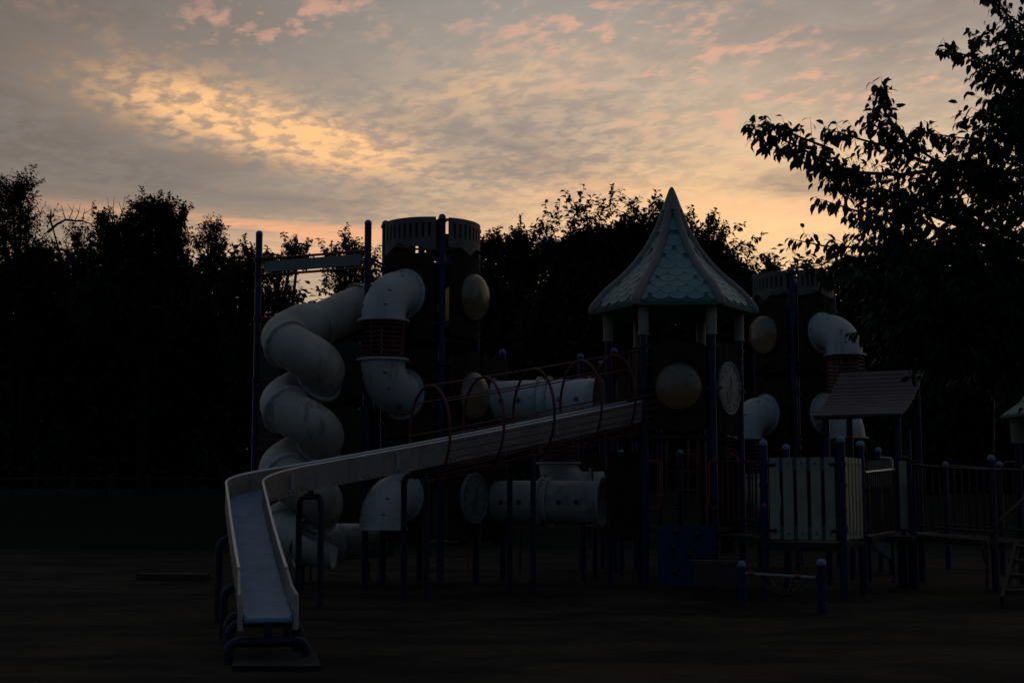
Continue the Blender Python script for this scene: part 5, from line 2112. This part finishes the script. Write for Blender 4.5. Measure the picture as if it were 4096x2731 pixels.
tree('tree between the sign frame and the tall log tower', 41, 1420,
     [(1390, 985, 32, 30), (1340, 1020, 40, 26), (1430, 1010, 40, 40), (1370, 1060, 90, 45), (1470, 1080, 50, 60), (1400, 1130, 110, 70), (1430, 1250, 130, 90), (1300, 1330, 90, 80), (1540, 1180, 90, 130), (1420, 1480, 200, 160)],
     1300, .14, 'leaf_mid', per=8, slen=.42, up=.5, shoots=36, slong=(.3, .7), tips=[((1385, 990), (1385, 950)), ((1420, 1000), (1428, 950)), ((1340, 1020), (1292, 1000)), ((1345, 1010), (1342, 978))])
tree('dense low tree just right of the tall log tower', 40, 2010,
     [(1945, 1000, 50, 40), (2010, 985, 45, 35), (2085, 975, 55, 40), (2000, 1060, 120, 60), (2110, 1060, 80, 70), (2020, 1180, 150, 110), (1990, 1350, 190, 140), (1830, 1150, 130, 160)],
     2700, .15, 'leaf_dark', per=8, slen=.38, up=.5, shoots=36, slong=(.3, .7), tips=[((2020, 980), (2038, 945)), ((2075, 970), (2072, 930)), ((2100, 980), (2140, 950))])
tree('big cherry tree with long upright shoots between the log tower and the green roof', 33, 2430,
     [(2210, 1000, 40, 40), (2290, 985, 50, 40), (2400, 950, 60, 35), (2480, 940, 60, 35), (2570, 935, 70, 40), (2250, 1040, 90, 70), (2400, 1010, 150, 90), (2560, 1020, 110, 100), (2330, 1160, 190, 110), (2500, 1180, 190, 120), (2280, 1330, 210, 120), (2480, 1350, 210, 130), (2650, 1000, 80, 120)],
     4600, .15, 'leaf_mid', per=8, slen=.32, up=.5, shoots=60, slong=(.4, .95),
     tips=[((2225, 930), (2178, 803)), ((2245, 930), (2242, 795)), ((2285, 900), (2258, 752)), ((2300, 900), (2338, 732)), ((2330, 880), (2378, 772)), ((2415, 890), (2415, 790)), ((2425, 860), (2455, 733)), ((2450, 860), (2490, 750)), ((2540, 880), (2560, 780)), ((2560, 870), (2632, 757)), ((2580, 880), (2652, 785)), ((2190, 980), (2122, 890)), ((2170, 1010), (2128, 905)), ((2320, 900), (2290, 790)), ((2500, 870), (2530, 795)), ((2350, 900), (2345, 800))])
tree('tree with arching shoots right behind the green roof', 35, 2900,
     [(2800, 985, 45, 55), (2870, 1010, 50, 45), (2930, 1060, 50, 40), (2840, 1080, 90, 60), (2980, 1120, 55, 45), (2900, 1140, 150, 90), (2780, 1100, 100, 120), (2950, 1300, 200, 160), (3080, 1130, 60, 70)],
     2400, .145, 'leaf_mid', per=8, slen=.32, up=.5, shoots=40, slong=(.4, .9),
     tips=[((2790, 900), (2750, 850)), ((2850, 930), (2868, 833)), ((2870, 940), (2915, 885)), ((2900, 950), (2988, 885)), ((2930, 990), (3066, 932)), ((2960, 1010), (3030, 995)), ((2980, 1040), (3062, 1015)), ((3010, 1090), (3072, 1015)), ((3050, 1090), (3115, 1060)), ((2830, 920), (2835, 860))])
tree('dark tree behind the farther log tower', 40, 3300,
     [(3150, 1160, 80, 70), (3300, 1150, 140, 90), (3450, 1200, 150, 120), (3350, 1330, 260, 140), (3600, 1300, 200, 180), (3150, 1400, 200, 160), (3850, 1350, 220, 230), (4050, 1300, 150, 250)],
     1900, .17, 'leaf_dark', per=8, slen=.6, up=.4, tips=[((3170, 1120), (3210, 1040)), ((3220, 1120), (3235, 1050))])

# the dark wood floor behind everything: shrubs and saplings that read as one mass
us_b = []
blobs = []
for i, x in enumerate(range(-150, 4300, 150)):
    blobs.append((x, 1450 + 60 * math.sin(i * 1.9), 170, 190, rng.uniform(0, 3)))
    blobs.append((x + 70, 1700 + 50 * math.sin(i * 1.3), 170, 200, rng.uniform(0, 3)))
    blobs.append((x, 1880, 160, 130, rng.uniform(-1, 2)))
    blobs.append((x + 60, 1945, 150, 70, rng.uniform(-1, 2)))
for i, x in enumerate(list(range(-120, 930, 100)) + list(range(1900, 2760, 140)) + list(range(3200, 4200, 150))):
    blobs.append((x, 1235 + 45 * math.sin(i * 2.3), 130, 150, rng.uniform(0, 3)))
    if x < 900:
        blobs.append((x + 50, 1120 + 30 * math.sin(i * 1.7), 90, 60, rng.uniform(0, 3)))
p, outw, c, rad = blob_points(blobs, 48, 27000, .7, 3.0)
k_ = p[:, 2] > 1.3
p, outw = p[k_], outw[k_]
d = unit(outw * .4 + np.array([0, 0, .3]) + rng.normal(size=p.shape) * .6)
B, Dd, U, S = sprig_leaves(p, d, np.full(len(p), .8), 7, .34, .5)
low = [(x, y, 190, 170, 3.0) for x in range(-200, 4400, 170) for y in (1480, 1690, 1880)]
p4, o4, _, _ = blob_points(low, 51, 9000, .5, 3.0)
k4 = p4[:, 2] > 1.2
p4 = p4[k4]
d4 = unit(np.array([0, 0, .3]) + rng.normal(size=p4.shape) * .7)
f4 = sprig_leaves(p4, d4, np.full(len(p4), .9), 6, .50, .5)
B, Dd, U, S = (np.concatenate([a_, b_]) for a_, b_ in zip((B, Dd, U, S), f4))
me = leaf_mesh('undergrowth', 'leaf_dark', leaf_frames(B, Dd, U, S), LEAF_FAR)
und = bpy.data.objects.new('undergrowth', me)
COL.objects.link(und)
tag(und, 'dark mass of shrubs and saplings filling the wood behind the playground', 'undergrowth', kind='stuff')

# ------------------------------------------------------------------ near cherry tree that reaches in from the right
ND = 12.0
ct = thing('cherry_tree', (gx(4480, ND + .6), ND + .6, 0), 'near cherry tree reaching in from the right with drooping pointed leaves', 'tree')
trunk_top = Vector((gx(4420, ND + .4, 4), ND + .4, 3.2))
tk = MB()
tk.tube([(gx(4480, ND + .6), ND + .6, -.2), (gx(4470, ND + .6), ND + .6, .3), (gx(4450, ND + .5, 2), ND + .5, 1.8), trunk_top], [.26, .19, .16, .14], 12)
branches = [
    # (start radius, depth offset, points in the photograph)
    (.030, 0.0, [(4300, 860), (4000, 760), (3790, 672), (3660, 590), (3560, 560)]),
    (.020, 0.2, [(3790, 672), (3600, 700), (3420, 690), (3290, 640), (3190, 585), (3095, 545), (3000, 512)]),
    (.014, -0.2, [(3450, 700), (3330, 690), (3220, 655), (3130, 600), (3040, 560)]),
    (.014, 0.1, [(3330, 600), (3230, 560), (3150, 530), (3090, 500)]),
    (.016, 0.4, [(3700, 650), (3560, 590), (3450, 560), (3370, 535), (3312, 518)]),
    (.016, -0.3, [(3660, 590), (3590, 520), (3540, 450), (3525, 400), (3528, 352)]),
    (.012, -0.1, [(3560, 560), (3500, 500), (3480, 465)]),
    (.024, 0.3, [(4300, 420), (4080, 330), (3980, 270), (3880, 225), (3770, 198)]),
    (.014, 0.1, [(4100, 330), (4000, 300), (3930, 290)]),
    (.020, 0.5, [(4300, 200), (4100, 110), (4030, 60), (3975, 10), (3950, -40)]),
    (.016, 0.0, [(4200, 180), (4060, 160), (3960, 165), (3900, 160)]),
    (.026, -0.4, [(4300, 1080), (3950, 1030), (3650, 1000), (3450, 990), (3300, 985), (3195, 962)]),
    (.016, -0.2, [(3650, 900), (3480, 860), (3380, 830), (3290, 800)]),
    (.016, 0.3, [(3700, 800), (3550, 790), (3420, 760), (3330, 735)]),
    (.016, 0.0, [(3800, 1000), (3620, 960), (3520, 930), (3470, 900)]),
    (.018, 0.2, [(4300, 700), (4050, 600), (3900, 560), (3760, 540), (3680, 520)]),
    (.014, 0.3, [(4100, 560), (4000, 480), (3930, 450), (3860, 480)]),
    (.014, 0.0, [(4200, 480), (4080, 430), (4000, 420)]),
    (.018, -0.5, [(4200, 1200), (3900, 1180), (3600, 1120), (3400, 1080), (3250, 1075)]),
    (.012, -0.5, [(3500, 1100), (3380, 1110), (3300, 1120)]),
    (.012, -0.6, [(3700, 1240), (3560, 1290), (3480, 1310), (3432, 1330)]),
]
bb, bd_, bl_ = [], [], []
tipflag = []
for r0, dd_, pts in branches:
    W_ = [at(x, y, ND + dd_ + .35 * math.sin(i * 1.7)) for i, (x, y) in enumerate(pts)]
    if pts[0][0] >= 4200:
        W_ = [trunk_top.lerp(W_[0], .0), trunk_top.lerp(W_[0], .55) + Vector((0, 0, -.05))] + W_
    n_ = len(W_)
    tk.tube(W_, [r0 * (1 - .82 * i / (n_ - 1)) for i in range(n_)], 6)
    # leafy side shoots along the branch
    tot = 0
    for i in range(n_ - 1):
        a, b = W_[i], W_[i + 1]
        L = (b - a).length
        m = max(1, int(L / .055))
        for j in range(m):
            f_ = (j + rng.random()) / m
            q = a.lerp(b, f_)
            if q.x / q.y * FS + 2048 > 4250:
                continue
            t = (b - a).normalized()
            frac = (i + f_) / (n_ - 1)
            sd = Vector(rng.normal(size=3))
            sd = (sd - t * sd.dot(t)).normalized()
            dr = (t * .75 + sd * .75 + Vector((0, 0, .15))).normalized()
            bb.append(q)
            bd_.append(dr)
            bl_.append(.26 * (1 - .65 * frac) * rng.uniform(.6, 1.2) + .03)
            tipflag.append(frac)
    bb.append(W_[-1])
    bd_.append((W_[-1] - W_[-2]).normalized())
    bl_.append(.10)
    tipflag.append(1.0)
bb, bd_, bl_, tipflag = np.array(bb), np.array(bd_), np.array(bl_), np.array(tipflag)
fr1 = sprig_leaves(bb, bd_, bl_, 4, .10, droop=1.15, spread=.62, taper=.2)
tip_of = np.tile(tipflag, 4)

# the thick of the crown
mass = [(4090, 330, 110, 120), (4070, 480, 130, 90), (4090, 170, 60, 90), (4000, 620, 150, 90), (3900, 720, 150, 100), (4080, 760, 140, 130), (3760, 800, 150, 90), (3950, 900, 200, 110), (3640, 880, 130, 80), (3520, 790, 100, 60), (3420, 720, 80, 45),
        (3700, 1040, 180, 80), (3950, 1080, 220, 120), (3520, 1060, 110, 45), (3800, 1200, 230, 110), (4020, 1260, 180, 160), (3600, 1150, 160, 90), (3700, 1290, 160, 110), (3900, 1400, 200, 110), (4080, 1450, 120, 120), (3430, 1060, 90, 45), (3650, 1400, 70, 60)]
p, outw, c, rad = blob_points(mass, ND + .4, 1250, .9, 2.0)
p2, outw2, _, _ = blob_points(mass[11:20], ND + .9, 650, .9, 2.2)
p, outw = np.concatenate([p, p2]), np.concatenate([outw, outw2])
d = unit(outw * .4 + np.array([-.55, -.1, .25]) + rng.normal(size=p.shape) * .5)
L = rng.uniform(.18, .40, len(p))
fr2 = sprig_leaves(p, d, L, 7, .097, droop=1.0, spread=.62, taper=.2)
tw = twigs(np.concatenate([bb, p]), np.concatenate([bb + bd_ * bl_[:, None], p + d * L[:, None]]), np.full((len(bb) + len(p), 1), .0035))
for i in rng.choice(len(p), 70, replace=False):
    q = Vector(p[i])
    j = int(np.argmin(np.sum((c - p[i]) ** 2, 1)))
    a = Vector(c[j]) + Vector((.3, .1, -.1))
    tk.tube([a, a.lerp(q, .5), q], [.014, .010, .005], 5)
for i in range(len(mass)):
    q = Vector(c[i])
    tk.tube([trunk_top, trunk_top.lerp(q, .5) + Vector((0, .1, .1)), q + Vector((.25, .1, -.05))], [.05, .03, .012], 6)
tk.build('trunk', 'bark', ct)

# the part of the crown to the right of the trunk and above
far_mass = [(4300, 150, 170, 170), (4350, 450, 200, 170), (4500, 750, 230, 200), (4650, 400, 220, 220), (4800, 900, 240, 220), (4420, 1050, 220, 180), (4700, 1200, 220, 170), (4250, -150, 160, 180), (4550, 50, 230, 220), (4250, 800, 120, 200), (4900, 600, 200, 220)]
p3, o3, c3, r3 = blob_points(far_mass, ND + .7, 1500, 1.1, 2.2)
d3 = unit(o3 * .6 + np.array([0, 0, .25]) + rng.normal(size=p3.shape) * .5)
L3 = rng.uniform(.2, .45, len(p3))
fr3 = sprig_leaves(p3, d3, L3, 7, .10, droop=1.0, spread=.62, taper=.2)
fr2 = tuple(np.concatenate([a_, b_]) for a_, b_ in zip(fr2, fr3))
lb = MB()
for i in range(len(far_mass)):
    q = Vector(c3[i])
    lb.tube([trunk_top, trunk_top.lerp(q, .5) + Vector((0, .1, .15)), q, q + Vector((.1, .1, .4))], [.07, .045, .02, .008], 7)
lb.build('limbs', 'bark', ct)

# the leaves that stand singly against the sky are pieces of their own, the rest is one mass
order = np.argsort(-(tip_of + rng.random(len(tip_of)) * .35))
single = order[:290]
rest = order[290:]
B = np.concatenate([fr1[0][rest], fr2[0]])
Dd = np.concatenate([fr1[1][rest], fr2[1]])
U = np.concatenate([fr1[2][rest], fr2[2]])
S = np.concatenate([fr1[3][rest], fr2[3]])
me = leaf_mesh('foliage', 'leaf_cherry', leaf_frames(B, Dd, U, S), LEAF_NEAR, tw)
off = np.array(ct.location)
co = np.empty(len(me.vertices) * 3, np.float32)
me.vertices.foreach_get('co', co)
me.vertices.foreach_set('co', (co.reshape(-1, 3) - off).astype(np.float32).ravel())
fo = bpy.data.objects.new('foliage', me)
COL.objects.link(fo)
fo.parent = ct
fo['kind'] = 'stuff'
one = leaf_frames(np.zeros((1, 3)), np.array([[1., 0, 0]]), np.array([[0, 0, 1.]]), np.array([1.0]))
lm = []
for v in range(4):
    T = LEAF_NEAR[0].copy()
    T[:, 2] *= .7 + .35 * v
    T[:, 1] *= 1 + .08 * (v - 1.5)
    lm.append(leaf_mesh('leaf', 'leaf_cherry', one, (T, LEAF_NEAR[1])))
_, fx_, fy_, fz_, _ = leaf_frames(fr1[0][single], fr1[1][single], fr1[2][single], None)
for i, k in enumerate(single):
    o = bpy.data.objects.new('leaf', lm[i % 4])
    COL.objects.link(o)
    o.parent = ct
    o.location = Vector(fr1[0][k]) - ct.location
    mt_ = Matrix((fx_[i], fy_[i], fz_[i])).transposed()
    o.rotation_mode = 'QUATERNION'
    o.rotation_quaternion = mt_.to_quaternion()
    s_ = float(fr1[3][k])
    o.scale = (s_, s_, s_)
